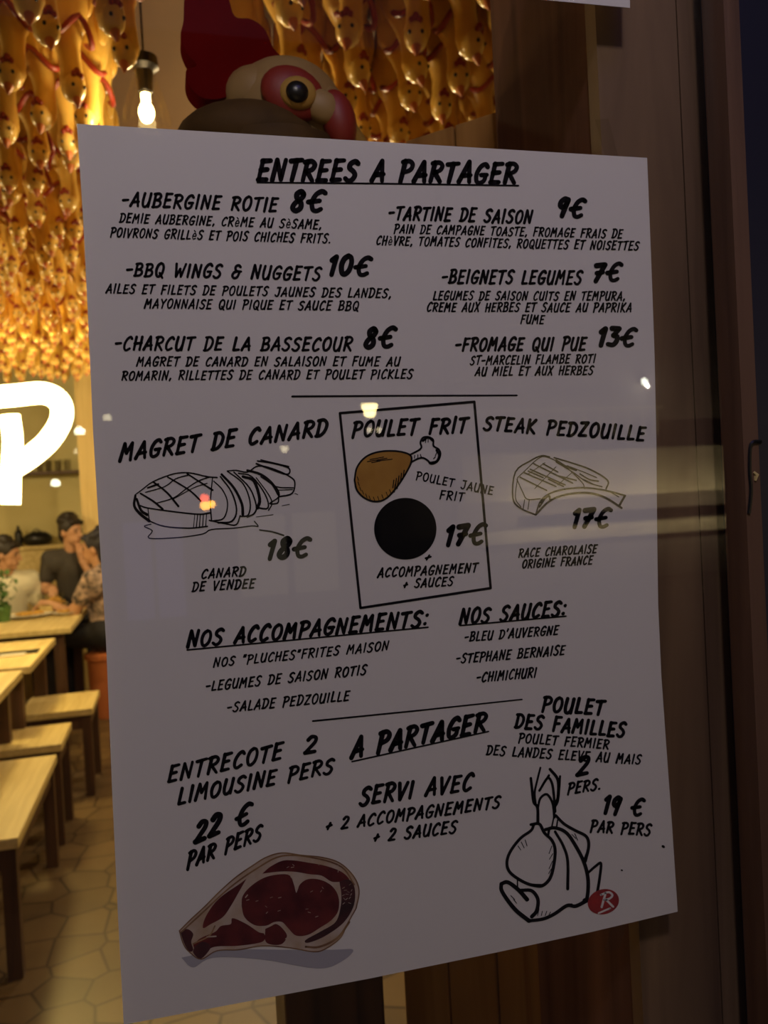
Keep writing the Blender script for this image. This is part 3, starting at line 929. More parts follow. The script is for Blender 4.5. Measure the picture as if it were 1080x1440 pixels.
# trussed chicken ink drawing
c = cr((670, 1050), 3.724)
I = Ink()
for pts, w, sm in [
    ([(285, 165), (292, 230), (300, 290), (320, 320), (322, 400)], 4.0, True), ([(335, 110), (320, 170), (305, 240), (310, 300)], 3.0, True), ([(322, 320), (335, 270), (370, 250), (400, 300), (408, 370)], 3.4, True),
    ([(330, 230), (372, 165), (395, 190), (405, 250), (412, 340)], 3.6, True), ([(385, 118), (420, 160), (430, 200), (425, 280), (405, 320)], 4.4, True), ([(438, 155), (432, 230), (420, 290)], 3.4, True), ([(345, 205), (380, 150)], 3.0, False),
    ([(300, 410), (285, 440), (230, 480), (180, 545), (160, 600), (170, 650), (215, 690), (280, 722), (345, 728)], 4.2, True), ([(285, 408), (330, 405), (355, 450), (395, 490), (412, 540), (405, 620), (385, 690), (345, 728), (300, 726)], 4.4, True),
    ([(360, 435), (410, 425), (470, 450), (520, 520), (565, 610), (585, 700), (580, 790), (565, 805)], 5.0, True), ([(412, 445), (455, 520), (478, 600), (478, 745)], 4.0, True), ([(405, 370), (395, 420)], 2.2, False), ([(425, 385), (420, 420)], 2.2, False),
    ([(415, 360), (460, 405), (520, 440), (575, 470), (588, 520), (570, 600)], 4.2, True), ([(560, 600), (575, 560)], 2.0, False),
    ([(585, 660), (625, 625), (652, 612), (645, 690), (632, 770)], 3.8, True), ([(215, 690), (215, 745)], 2.0, False), ([(130, 718), (165, 710), (220, 750), (265, 800)], 5.6, True), ([(130, 718), (135, 760), (200, 850), (275, 912)], 5.6, True),
    ([(235, 752), (290, 755), (322, 800), (315, 860), (290, 890)], 5.0, True), ([(275, 912), (350, 902), (410, 875), (475, 832), (520, 835), (580, 805)], 5.0, True), ([(375, 470), (380, 435)], 3.4, False)]:
    I.stroke(c(pts), w * 1.1, sm, (0.85, 1.0), 5)
for a, b in [((218, 520), (232, 540)), ((235, 500), (250, 530)), ((255, 488), (265, 520)), ((395, 520), (380, 560)), ((400, 560), (382, 590)), ((398, 600), (380, 640)), ((392, 640), (378, 665)), ((320, 885), (328, 850)), ((340, 885), (345, 862)), ((360, 885), (368, 862)), ((380, 880), (388, 866)), ((180, 780), (200, 800)), ((195, 800), (210, 820)), ((500, 460), (520, 480)), ((515, 455), (530, 490)), ((470, 830), (500, 822))]:
    I.stroke(c([a, b]), 1.1)
I.build('whole_chicken_drawing', M_INK, 'brush drawing of a whole trussed chicken')

# round red quality seal
c = cr((670, 1050), 3.724)
seal = Ink(0.00028).fill(c([(665 + 82 * math.cos(t * PI / 12), 812 + 66 * math.sin(t * PI / 12) - 0.1 * 82 * math.cos(t * PI / 12)) for t in range(24)]), n=2).build('quality_seal', M_SEAL, 'round red seal with a white letter R')
I = Ink(0.00033)
I.stroke(c([(676, 768), (656, 840)]), 3.2)
I.stroke(c([(652, 776), (692, 762), (712, 778), (696, 796), (668, 802)]), 3.0, True)
I.stroke(c([(680, 802), (716, 838)]), 3.0)
I.stroke(c([(640, 872), (700, 846)]), 2.6)
I.build('seal_letter', M_WHITEINK)
Ink().stroke([(932, 1190), (933.5, 1191)], 3.6).build('speck', M_INKBROWN)
Ink().stroke([(874, 1223.5), (875, 1224)], 2.2).build('speck', M_INKBROWN)

# second white sheet above, only its lower edge is in view
sh = [at_y(x, y, YP) for x, y in [(757, -1), (886, 11), (880, -330), (740, -330)]]
s2 = MB().prism(sh, (0, 0.0004, 0)).build('notice_sheet', M_PAPER, origin=sh[0], smooth=False)
tag(s2, 'blank lower edge of a second white sheet above the menu', 'poster')

# clear tape holding the menu's corners
def tape(pts, label):
    p = [at_y(x, y, YP + 0.0002) for x, y in pts]
    p = [Vector((v.x, v.y + 0.0006, v.z)) for v in p]
    o = MB().prism(p, (0, 0.0002, 0)).build('tape_strip', M_CLEAR, origin=p[0], smooth=False)
    tag(o, label, 'tape', 'tape strips on the menu')


tape([(838, 168), (856, 166), (874, 236), (856, 238)], 'clear tape strip at the upper right corner of the menu')
tape([(868, 1275), (890, 1268), (872, 1335), (850, 1340)], 'clear tape strip at the lower right corner of the menu')

# ------------------------------------------------------------------ rubber chickens hung from the ceiling
def chicken_proto():
    r = thing('rubber_chicken', (0, 0, 0), 'yellow rubber chicken hanging head down from the ceiling', 'rubber chicken', 'rubber chickens on the ceiling')
    r.scale = (1.1, 1.1, 1.08)
    b = MB()
    prof = [(0.012, -0.062), (0.030, -0.075), (0.040, -0.105), (0.045, -0.16), (0.050, -0.215), (0.048, -0.262), (0.036, -0.292), (0.026, -0.315), (0.022, -0.345), (0.023, -0.375), (0.026, -0.395), (0.020, -0.42), (0.006, -0.43)]
    pts = [Vector((0.004 * math.sin(z * 30), -0.012 * math.sin((z + 0.06) * 9), z)) for _, z in prof]
    b.tube(pts, [p[0] for p in prof], 18)
    # folded wings
    for s in (-1, 1):
        b.ell((s * 0.042, -0.004, -0.19), (0.014, 0.024, 0.055))
        b.ell((s * 0.018, 0.0, -0.285 + 0.02), (0.02, 0.028, 0.03))
    b.build('body', M_RUBBER, r)
    off = Vector((0, 0.004, 0))
    f = MB()
    f.ell((0, -0.008, -0.410), (0.0235, 0.025, 0.030), 16, 10)
    hd = f.build('face', M_FACE, r)
    k = MB()
    k.tube([(0, -0.014, -0.428), (0, -0.019, -0.443), (0, -0.022, -0.455)], [0.011, 0.008, 0.002], 10)
    k.build('beak', M_ORANGE, r)
    for s in (-1, 1):
        MB().ell((s * 0.012, -0.029, -0.412), (0.0036, 0.004, 0.0042), 10, 6).build('eye', M_BLACK, r)
    cm = MB()
    for x, z, q in ((0, -0.382, 0.009), (-0.008, -0.388, 0.007), (0.008, -0.388, 0.007)):
        cm.ell((x, -0.026, z), (q * 0.8, q * 0.7, q), 10, 8)
    cm.build('comb', M_RED, r)
    # red ruff where the body narrows to the neck
    cl = MB()
    pts, rs = [], []
    for i in range(17):
        a = -PI * 0.62 + 2 * PI * 0.62 * i / 16
        rad = 0.043
        z = -0.285 - 0.022 * abs(math.sin(a)) + 0.010 * math.cos(3 * a)
        pts.append((rad * math.sin(a), -rad * math.cos(a) - 0.004, z)); rs.append(0.0065 if 0 < i < 16 else 0.002)
    cl.tube(pts, rs, 8)
    cl.build('ruff', M_RED, r)
    for s in (-1, 1):
        lg = MB().tube([(s * 0.018, 0, -0.085), (s * 0.022, -0.004, -0.045), (s * 0.016, 0, -0.012)], [0.012, 0.008, 0.007], 8)
        leg = lg.build('leg', M_RUBBER, r)
        ft = MB()
        for a in (-0.6, 0, 0.6):
            ft.capsule((s * 0.016, 0, -0.008), (s * 0.016 + 0.022 * math.sin(a), -0.022 * math.cos(a), -0.006), 0.006, 0.004, 8)
        ft.build('foot', M_RED, leg)
    return r


proto = chicken_proto()
ZF = CEIL_Z
used = False
ORD = ['first', 'second', 'third', 'fourth', 'fifth', 'sixth', 'seventh', 'eighth', 'ninth', 'tenth', 'eleventh', 'twelfth', 'thirteenth', 'fourteenth']


def to_px(p):
    v = Vector(p) - EYE
    cv = np.array([AX[i] * v.x + NX[i] * v.y - BX[i] * v.z for i in range(3)])
    return 540 + F * cv[0] / cv[2], 720 + F * cv[1] / cv[2]


rng = random.Random(11)
rows = []
y = 1.36
row = 0
while y < 6.3:
    lo = -18 if y < 2.3 else -18
    xs = []
    x = -0.245 * y - 0.06 + (0.064 if row % 2 else 0)
    while True:
        px, py = to_px((x, y, ZF - 0.35))
        if px > (735 if y < 2.6 else 150):
            break
        hx, hy = to_px((x, y, ZF - 0.46))
        ok = px > -25 and hy > -60
        # leave the gap around the hanging lamp and behind the comb
        if y < 3.1 and 168 < px < 335 and y > 1.5:
            ok = False
        if y < 2.0 and 60 < hy and 255 < px < 330:
            ok = False
        if ok:
            xs.append(x)
        x += 0.128
    for n_, x in enumerate(xs):
        jx, jy = rng.uniform(-0.016, 0.016), rng.uniform(-0.03, 0.03)
        loc = Vector((x + jx, y + jy, ZF))
        rz = rng.uniform(-0.55, 0.55) + 0.15
        px, py = to_px(loc - Vector((0, 0, 0.42)))
        if px > 440 and py > -20:
            lab = 'rubber chicken right of the rooster head, %s from the left in the %s row' % (ORD[min(n_, 13)], ORD[row])
        elif px > 230:
            lab = 'yellow rubber chicken hanging over the rooster head at the top of the photo'
        elif y < 2.4:
            lab = 'yellow rubber chicken hanging in the near rows left of the pendant lamp'
        elif y < 3.7:
            lab = 'yellow rubber chicken hanging left of the menu, between near rows and sign'
        else:
            lab = 'small far yellow rubber chicken hanging just above the neon letter'
        rot = (rng.uniform(-0.07, 0.07), rng.uniform(-0.07, 0.07), rz)
        if not used:
            proto.location = loc
            proto.rotation_euler = rot
            proto['label'] = lab
            used = True
        else:
            d = dup(proto, loc, rot, lab)
        s = rng.uniform(0.97, 1.05)
    y += 0.15
    row += 1

# ------------------------------------------------------------------ rooster head sculpture on a dark pedestal
RY = 0.93


def rp(px, py, dy=0.0):
    return at_y(px, py, RY + dy)


hc = rp(408, 150)
ped_top = 1.56
rx = rp(400, 300).x
pw = 0.055
rooster_base = Vector((rx, RY, ped_top))
ped = thing('pedestal', (rx, RY, 0), 'tall narrow dark pedestal under the rooster head, behind the menu', 'pedestal')
MB().box((rx - pw, RY - pw, 0.04), (rx + pw, RY + pw, ped_top - 0.02)).build('shaft', M_DARKWOOD, ped, smooth=False, bevel=0.004)
MB().box((rx - pw - 0.02, RY - pw - 0.02, 0), (rx + pw + 0.02, RY + pw + 0.02, 0.04)).build('plinth', M_DARKWOOD, ped, smooth=False, bevel=0.004)
MB().box((rx - pw - 0.012, RY - pw - 0.012, ped_top - 0.02), (rx + pw + 0.012, RY + pw + 0.012, ped_top)).build('cap', M_DARKWOOD, ped, smooth=False, bevel=0.003)

ro = thing('rooster_sculpture', rooster_base, 'large rooster head sculpture with dark red comb peeking over the menu', 'rooster sculpture')
k = RY / 1150.0 * 1.03            # metres per pixel here
hx, hz = hc.x, hc.z
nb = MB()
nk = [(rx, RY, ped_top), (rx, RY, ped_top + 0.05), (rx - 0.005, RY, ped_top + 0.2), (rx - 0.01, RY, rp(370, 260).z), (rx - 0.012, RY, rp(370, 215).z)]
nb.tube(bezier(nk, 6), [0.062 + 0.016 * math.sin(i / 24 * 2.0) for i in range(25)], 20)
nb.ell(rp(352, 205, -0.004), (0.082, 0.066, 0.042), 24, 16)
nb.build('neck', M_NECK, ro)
h_m = MB()
h_m.ell(rp(404, 160), (0.066, 0.052, 0.060), 26, 18)
h_m.ell(rp(440, 176, -0.004), (0.046, 0.044, 0.050), 22, 14)
h_m.ell(rp(362, 142), (0.040, 0.040, 0.036), 22, 14)
h_m.build('head', M_CREAM, ro)
comb_px = [(336, 122), (324, 134), (302, 140), (280, 136), (264, 118), (262, 98), (276, 92), (262, 74), (254, 50), (258, 28), (262, -12), (290, -24), (318, -10), (330, 22), (352, 26), (372, 40), (384, 66), (398, 84), (382, 94), (352, 104)]
cp = bezier([Vector((x, y, 0)) for x, y in comb_px + [comb_px[0]]], 5)[:-1]
cb = MB().prism([rp(p.x, p.y, -0.016) for p in cp], (0, 0.032, 0))
co = cb.build('comb', M_COMB, ro, smooth=True, bevel=0.009)
co.modifiers['bevel'].segments = 4


def disc(cx, cy, r_, ry, lift, mt, name, th=0.012, tilt=0.0):
    rot = Matrix.Rotation(tilt, 3, 'Y')
    return MB().ell(rp(cx, cy, -lift), (r_ * RY / 1150, th, ry * RY / 1150), 22, 12, rot).build(name, mt, ro)


disc(412, 132, 44, 36, 0.048, M_WATTLE, 'eye_skin', 0.014, 0.35)
disc(452, 150, 26, 22, 0.050, M_CREAM, 'cheek', 0.012, 0.5)
disc(476, 168, 24, 40, 0.044, M_WATTLE, 'face_skin', 0.016, -0.2)
disc(419, 131, 25, 22, 0.058, M_EYE, 'iris', 0.010)
disc(418, 129, 15, 14, 0.066, M_BLACK, 'pupil', 0.007)
MB().tube([b_ + Vector((0, -0.015, 0)) for b_ in bezier([rp(474, 208), rp(504, 232), rp(520, 275)], 5)], [0.030 - 0.0028 * i for i in range(11)], 14).build('beak', M_BEAK, ro)
MB().ell(rp(450, 262, -0.035), (0.022, 0.016, 0.05), 14, 10).build('wattle', M_WATTLE, ro)

# ------------------------------------------------------------------ lamps in the room
def pendant(loc, label, lit=True, power=POW_ROOM):
    """glass shade, cap, cord and bulb; loc is the bulb centre"""
    x, y, z = loc
    r = thing('pendant_lamp', loc, label, 'lamp', 'pendant lamps')
    MB().tube([(x, y, z + 0.13), (x, y, CEIL_Z)], 0.003, 6).build('cord', M_METAL, r)
    MB().lathe([(0.012, 0.14), (0.034, 0.135), (0.036, 0.11), (0.022, 0.10), (0.018, 0.05), (0.012, 0.045)], (x, y, z), 18).build('cap', M_METAL, r)
    MB().lathe([(0.024, 0.105), (0.030, 0.08), (0.048, 0.03), (0.060, -0.02), (0.058, -0.035)], (x, y, z), 22, caps=False).build('shade', M_CLEAR, r)
    MB().ell((x, y, z), (0.019, 0.019, 0.026), 16, 10).lathe([(0.011, 0.022), (0.012, 0.05)], (x, y, z), 12).build('bulb', M_BULB, r)
    light('bulb_light', (x, y, z - 0.05), power, (1.0, 0.75, 0.39), 0.03, r)
    return r


pl = at_y(206, 158, 2.12)
pendant(pl, 'lit clear glass pendant lamp with dark cap beside the rooster head', power=5)
pendant(Vector((0.62, 3.2, 2.25)), 'added glass pendant lamp hidden behind the middle of the menu', power=POW_ROOM)  # this and the next three are unseen lamps, added to light the room
pendant(Vector((0.35, 5.6, 2.25)), 'added glass pendant lamp hidden far behind the menu', power=POW_ROOM * 1.2)
pendant(Vector((-1.75, 3.3, 2.2)), 'added glass pendant lamp over the tables, unseen beyond the left edge', power=POW_ROOM)
pendant(Vector((-2.05, 6.2, 2.1)), 'added glass pendant lamp over the diners, unseen beyond the left edge', power=POW_ROOM)

# neon letter P
NY = 4.75


def npx(pts):
    return [at_y(x, y, NY) for x, y in pts]


o0 = at_y(15, 640, NY)
neon = thing('neon_sign', o0, 'glowing yellow neon letter P hanging in front of the diners', 'neon sign')
MB().tube(bezier(npx([(-52, 568), (-20, 560), (20, 556), (62, 553), (84, 566), (86, 590), (70, 618), (46, 640), (22, 656)]), 6), 0.058, 14).build('bowl', M_NEON, neon)
MB().tube(bezier(npx([(14, 584), (18, 620), (16, 660), (15, 709)]), 5), 0.050, 14).build('stem', M_NEON, neon)
for px_ in (2, 60):
    a = at_y(px_, 553, NY)
    MB().tube([a + Vector((0, 0.02, 0)), Vector((a.x, NY + 0.02, CEIL_Z))], 0.002, 6).build('hanging_wire', M_METAL, neon)
light('neon_glow', o0 + Vector((0, -0.12, 0.05)), POW_NEON, (1.0, 0.72, 0.22), 0.12, neon)

# ------------------------------------------------------------------ furniture
def stool(x0, x1, y0, y1, h, label, mt=M_PALEWOOD, name='stool', cat='stool', group='wooden stools beside the tables', t=0.035):
    r = thing(name, ((x0 + x1) / 2, (y0 + y1) / 2, 0), label, cat, group)
    MB().box((x0, y0, h - t), (x1, y1, h)).build('seat', mt, r, smooth=False, bevel=0.004)
    L = 0.045
    for sx in (0, 1):
        for sy in (0, 1):
            ax = x0 + 0.012 if sx == 0 else x1 - 0.012 - L
            ay = y0 + 0.012 if sy == 0 else y1 - 0.012 - L
            MB().box((ax, ay, 0), (ax + L, ay + L, h - t)).build('leg', M_DARKWOOD, r, smooth=False)
    MB().box((x0 + 0.05, y0 + 0.02, h - t - 0.07), (x1 - 0.05, y0 + 0.04, h - t)).box((x0 + 0.05, y1 - 0.04, h - t - 0.07), (x1 - 0.05, y1 - 0.02, h - t)).build('apron', M_DARKWOOD, r, smooth=False)
    MB().box((x1 - 0.04, y0 + 0.05, h - t - 0.07), (x1 - 0.02, y1 - 0.05, h - t)).build('side_apron', M_DARKWOOD, r, smooth=False)
    return r


n_r, f_r = at_z(31, 1177, 0.45), at_z(76, 1061, 0.45)
stool(-0.98, (n_r.x + f_r.x) / 2, n_r.y, f_r.y, 0.45, 'pale topped wooden bench nearest the window at the left edge', name='bench', cat='bench', group=None)
n_r, f_r = at_z(83, 1046, 0.45), at_z(104, 1015, 0.45)
stool((n_r.x + f_r.x) / 2 - 0.42, (n_r.x + f_r.x) / 2, n_r.y, f_r.y, 0.45, 'wooden stool between the near bench and the stool farther back')
n_r, f_r = at_z(127, 996, 0.45), at_z(143, 970, 0.45)
stool((n_r.x + f_r.x) / 2 - 0.36, (n_r.x + f_r.x) / 2, n_r.y, f_r.y, 0.45, 'wooden stool farthest back, just in front of the floral shirt diner')


def table(x0, x1, y0, y1, label, h=0.75):
    r = thing('dining_table', ((x0 + x1) / 2, (y0 + y1) / 2, 0), label, 'table', 'dining tables')
    MB().box((x0, y0, h - 0.035), (x1, y1, h)).build('tabletop', M_PALEWOOD, r, smooth=False, bevel=0.004)
    for sx in (x0 + 0.05, x1 - 0.11):
        for sy in (y0 + 0.05, y1 - 0.11):
            MB().box((sx, sy, 0), (sx + 0.06, sy + 0.06, h - 0.035)).build('leg', M_DARKWOOD, r, smooth=False)
    MB().box((x0 + 0.06, y0 + 0.06, h - 0.06), (x1 - 0.06, y0 + 0.085, h - 0.035)).box((x1 - 0.085, y0 + 0.085, h - 0.06), (x1 - 0.06, y1 - 0.06, h - 0.035)).build('apron', M_DARKWOOD, r, smooth=False)
    return r


te = at_z(78, 897, 0.75)
table(-1.75, te.x, 4.10, te.y, 'second table from the window, with pale top and dark shadow strip')
table(-1.75, te.x - 0.02, 2.45, 4.02, 'table nearest the window at the left edge, above the near bench')
t3r = at_z(103, 878, 0.75)
table(-2.3, t3r.x, 5.35, 6.45, 'table with plates of food in front of the diners')

# things on the tables
def on(px, py, z=0.75):
    return at_z(px, py, z)


def plate(p, r, label, food=True):
    t = thing('plate', p, label, 'plate', 'plates on the far table')
    MB().lathe([(r * 0.55, 0), (r * 0.6, 0.006), (r, 0.018), (r * 0.98, 0.022), (r * 0.6, 0.010), (0.001, 0.009)], p, 24).build('dish', M_WHITE, t)
    if food:
        f = MB()
        for i in range(9):
            a = i * 2.4
            f.ell(p + Vector((math.cos(a) * r * 0.4, math.sin(a) * r * 0.4, 0.022 + 0.004 * (i % 3))), (0.035, 0.025, 0.014), 10, 6)
        f.build('food', M_FOOD, t)
    return t


plate(on(42, 868), 0.15, 'large white plate of food in front of the white shirt diner')
plate(on(96, 864), 0.10, 'small white plate at the right end of the far table')
fb = on(75, 862)
bt = thing('fries_basket', fb, 'round basket heaped with golden fries on the far table', 'basket')
MB().lathe([(0.075, 0), (0.085, 0.03), (0.10, 0.065), (0.092, 0.065), (0.07, 0.01), (0.001, 0.008)], fb, 18).build('bowl', M_PALEWOOD, bt)
fr_ = random.Random(5)
fm = MB()
for i in range(34):
    a, q = fr_.uniform(0, 2 * PI), fr_.uniform(0, 0.06)
    p = fb + Vector((math.cos(a) * q, math.sin(a) * q, 0.065 + fr_.uniform(0, 0.05) * (1 - q / 0.08)))
    d = Vector((fr_.uniform(-1, 1), fr_.uniform(-1, 1), fr_.uniform(-0.3, 0.7))).normalized() * 0.035
    fm.tube([p - d, p + d], 0.007, 5)
fm.build('fries', M_FOOD, bt)


def tumbler(p, label, group='glasses on the far table'):
    t = thing('drinking_glass', p, label, 'glass', group)
    MB().lathe([(0.028, 0), (0.036, 0.11), (0.034, 0.11), (0.026, 0.006), (0.001, 0.006)], p, 16).build('tumbler', M_CLEAR, t)
    return t


tumbler(on(60, 856), 'clear drinking glass left of the fries basket')
tumbler(on(84, 853), 'clear drinking glass just behind the fries basket')
pp = on(4, 874)
pt = thing('potted_herb', pp, 'small leafy green potted herb at the left edge of the far table', 'plant')
MB().lathe([(0.045, 0), (0.06, 0.10), (0.054, 0.10), (0.04, 0.01)], pp, 16).build('pot', M_LEAF, pt)
lf = MB()
for i in range(90):
    a, q, zz = fr_.uniform(0, 2 * PI), fr_.uniform(0, 0.10), fr_.uniform(0.09, 0.34)
    p = pp + Vector((math.cos(a) * q, math.sin(a) * q, zz))
    rot = Matrix.Rotation(fr_.uniform(0, 6), 3, 'Z') @ Matrix.Rotation(fr_.uniform(-1, 1), 3, 'X')
    lf.ell(p, (0.012, 0.026, 0.003), 8, 4, rot)
lf.build('foliage', M_LEAF, pt)
MB().tube([pp + Vector((0, 0, 0.05)), pp + Vector((0.005, 0, 0.28))], 0.006, 6).build('stem', M_LEAF, pt)
# napkin on the second table, and a dark strip for the shadowed table gap
nk_ = on(18, 922)
o = MB().box((nk_.x - 0.06, nk_.y - 0.03, 0.75), (nk_.x + 0.06, nk_.y + 0.03, 0.758)).build('napkin', M_WHITE, origin=(nk_.x, nk_.y, 0.75), smooth=False, bevel=0.002)
tag(o, 'folded white napkin on the second table from the window', 'napkin')
mn = on(40, 917)
o = MB().box((mn.x - 0.16, mn.y - 0.05, 0.75), (mn.x + 0.05, mn.y + 0.05, 0.756)).build('gap_shadow_strip', M_BLACK, origin=(mn.x, mn.y, 0.75), smooth=False, bevel=0.001)
tag(o, 'flat dark strip standing for the shadowed gap at the second table', 'shadow strip')

# ledge and shelf at the back
lb = at_y(27, 768, ROOM_Y1 - 0.15)
lb.z = lz
b_ = thing('bottle', lb, 'small dark bottle standing on the back ledge', 'bottle')
MB().lathe([(0.035, 0), (0.038, 0.10), (0.034, 0.13), (0.014, 0.16)], lb, 16).build('body', M_BLACK, b_)
MB().lathe([(0.014, 0.16), (0.013, 0.19), (0.015, 0.192)], lb, 12).build('neck', M_BLACK, b_)
lbag = at_y(54, 768, ROOM_Y1 - 0.15)
lbag.z = lz
hat = thing('bag', lbag, 'rounded black bag lying on the back ledge', 'bag')
hb = MB().ell(lbag + Vector((0, 0, 0.06)), (0.13, 0.09, 0.075), 18, 12)
for v in hb.v:
    v.z = max(v.z, lz + 0.001)
hb.build('pouch', M_BLACK, hat)
MB().tube(bezier([lbag + Vector((-0.05, -0.05, 0.11)), lbag + Vector((0, -0.06, 0.155)), lbag + Vector((0.05, -0.05, 0.11))], 5), 0.006, 6).build('handle', M_BLACK, hat)
sz = at_y(60, 663, ROOM_Y1 - 0.2).z
shf = tag(MB().box((-2.4, ROOM_Y1 - 0.25, sz - 0.03), (0.3, ROOM_Y1, sz)).build('wall_shelf', M_DARKWOOD, origin=(-1.0, ROOM_Y1, sz), smooth=False, bevel=0.003), 'dark wooden shelf on the back wall behind the neon letter', 'shelf')
for i, px_ in enumerate((44, 56, 68, 82, 95)):
    p = at_y(px_, 660, ROOM_Y1 - 0.14)
    p.z = sz
    tumbler(p, 'clear glass on the back shelf, %s from the left' % ORD[i], 'glasses on the back shelf')


# ------------------------------------------------------------------ people
def remesh(mb, name, mt, parent, voxel, smooth_it=6):
    tmp = bpy.data.meshes.new('tmp')
    org = parent_origin(parent)
    tmp.from_pydata([v - org for v in mb.v], [], mb.f)
    bm = bmesh.new(); bm.from_mesh(tmp)
    bmesh.ops.recalc_face_normals(bm, faces=bm.faces)
    bm.to_mesh(tmp); bm.free()
    ob = bpy.data.objects.new('tmp', tmp)
    COL.objects.link(ob)
    md = ob.modifiers.new('r', 'REMESH')
    md.mode = 'VOXEL'
    md.voxel_size = voxel
    sm = ob.modifiers.new('s', 'SMOOTH')
    sm.iterations = smooth_it
    sm.factor = 0.5
    dg = bpy.context.evaluated_depsgraph_get()
    me = bpy.data.meshes.new_from_object(ob.evaluated_get(dg))
    me.name = name
    me.materials.clear()
    me.materials.append(mt)
    for p in me.polygons:
        p.use_smooth = True
    bpy.data.objects.remove(ob)
    bpy.data.meshes.remove(tmp)
    o = bpy.data.objects.new(name, me)
    COL.objects.link(o)
    o.parent = parent
    return o


def hand(mb, w, d, palm_n, curl=0.5):
    """palm + five fingers from wrist w along direction d; palm_n = palm normal"""
    d = Vector(d).normalized()
    n = Vector(palm_n)
    n = (n - d * n.dot(d)).normalized()
    s = d.cross(n)
    w = Vector(w)
    mb.capsule(w, w + d * 0.075, 0.026, 0.034, 10)
    for i, (off, ln) in enumerate(((-0.030, 0.062), (-0.010, 0.074), (0.010, 0.070), (0.028, 0.055))):
        a = w + d * 0.085 + s * off
        b = a + (d * math.cos(curl) + n * math.sin(curl)) * ln * 0.55
        e = b + (d * math.cos(curl * 2) + n * math.sin(curl * 2)) * ln * 0.5
        mb.capsule(a, b, 0.0095, 0.009, 8)
        mb.capsule(b, e, 0.009, 0.0075, 8)
    a = w + d * 0.025 - s * 0.028
    b = a + (d * 0.7 - s * 0.6 + n * 0.3).normalized() * 0.04
    e = b + (d * 0.9 - s * 0.1 + n * 0.3).normalized() * 0.032
    mb.capsule(a, b, 0.012, 0.011, 8)
    mb.capsule(b, e, 0.0105, 0.0085, 8)


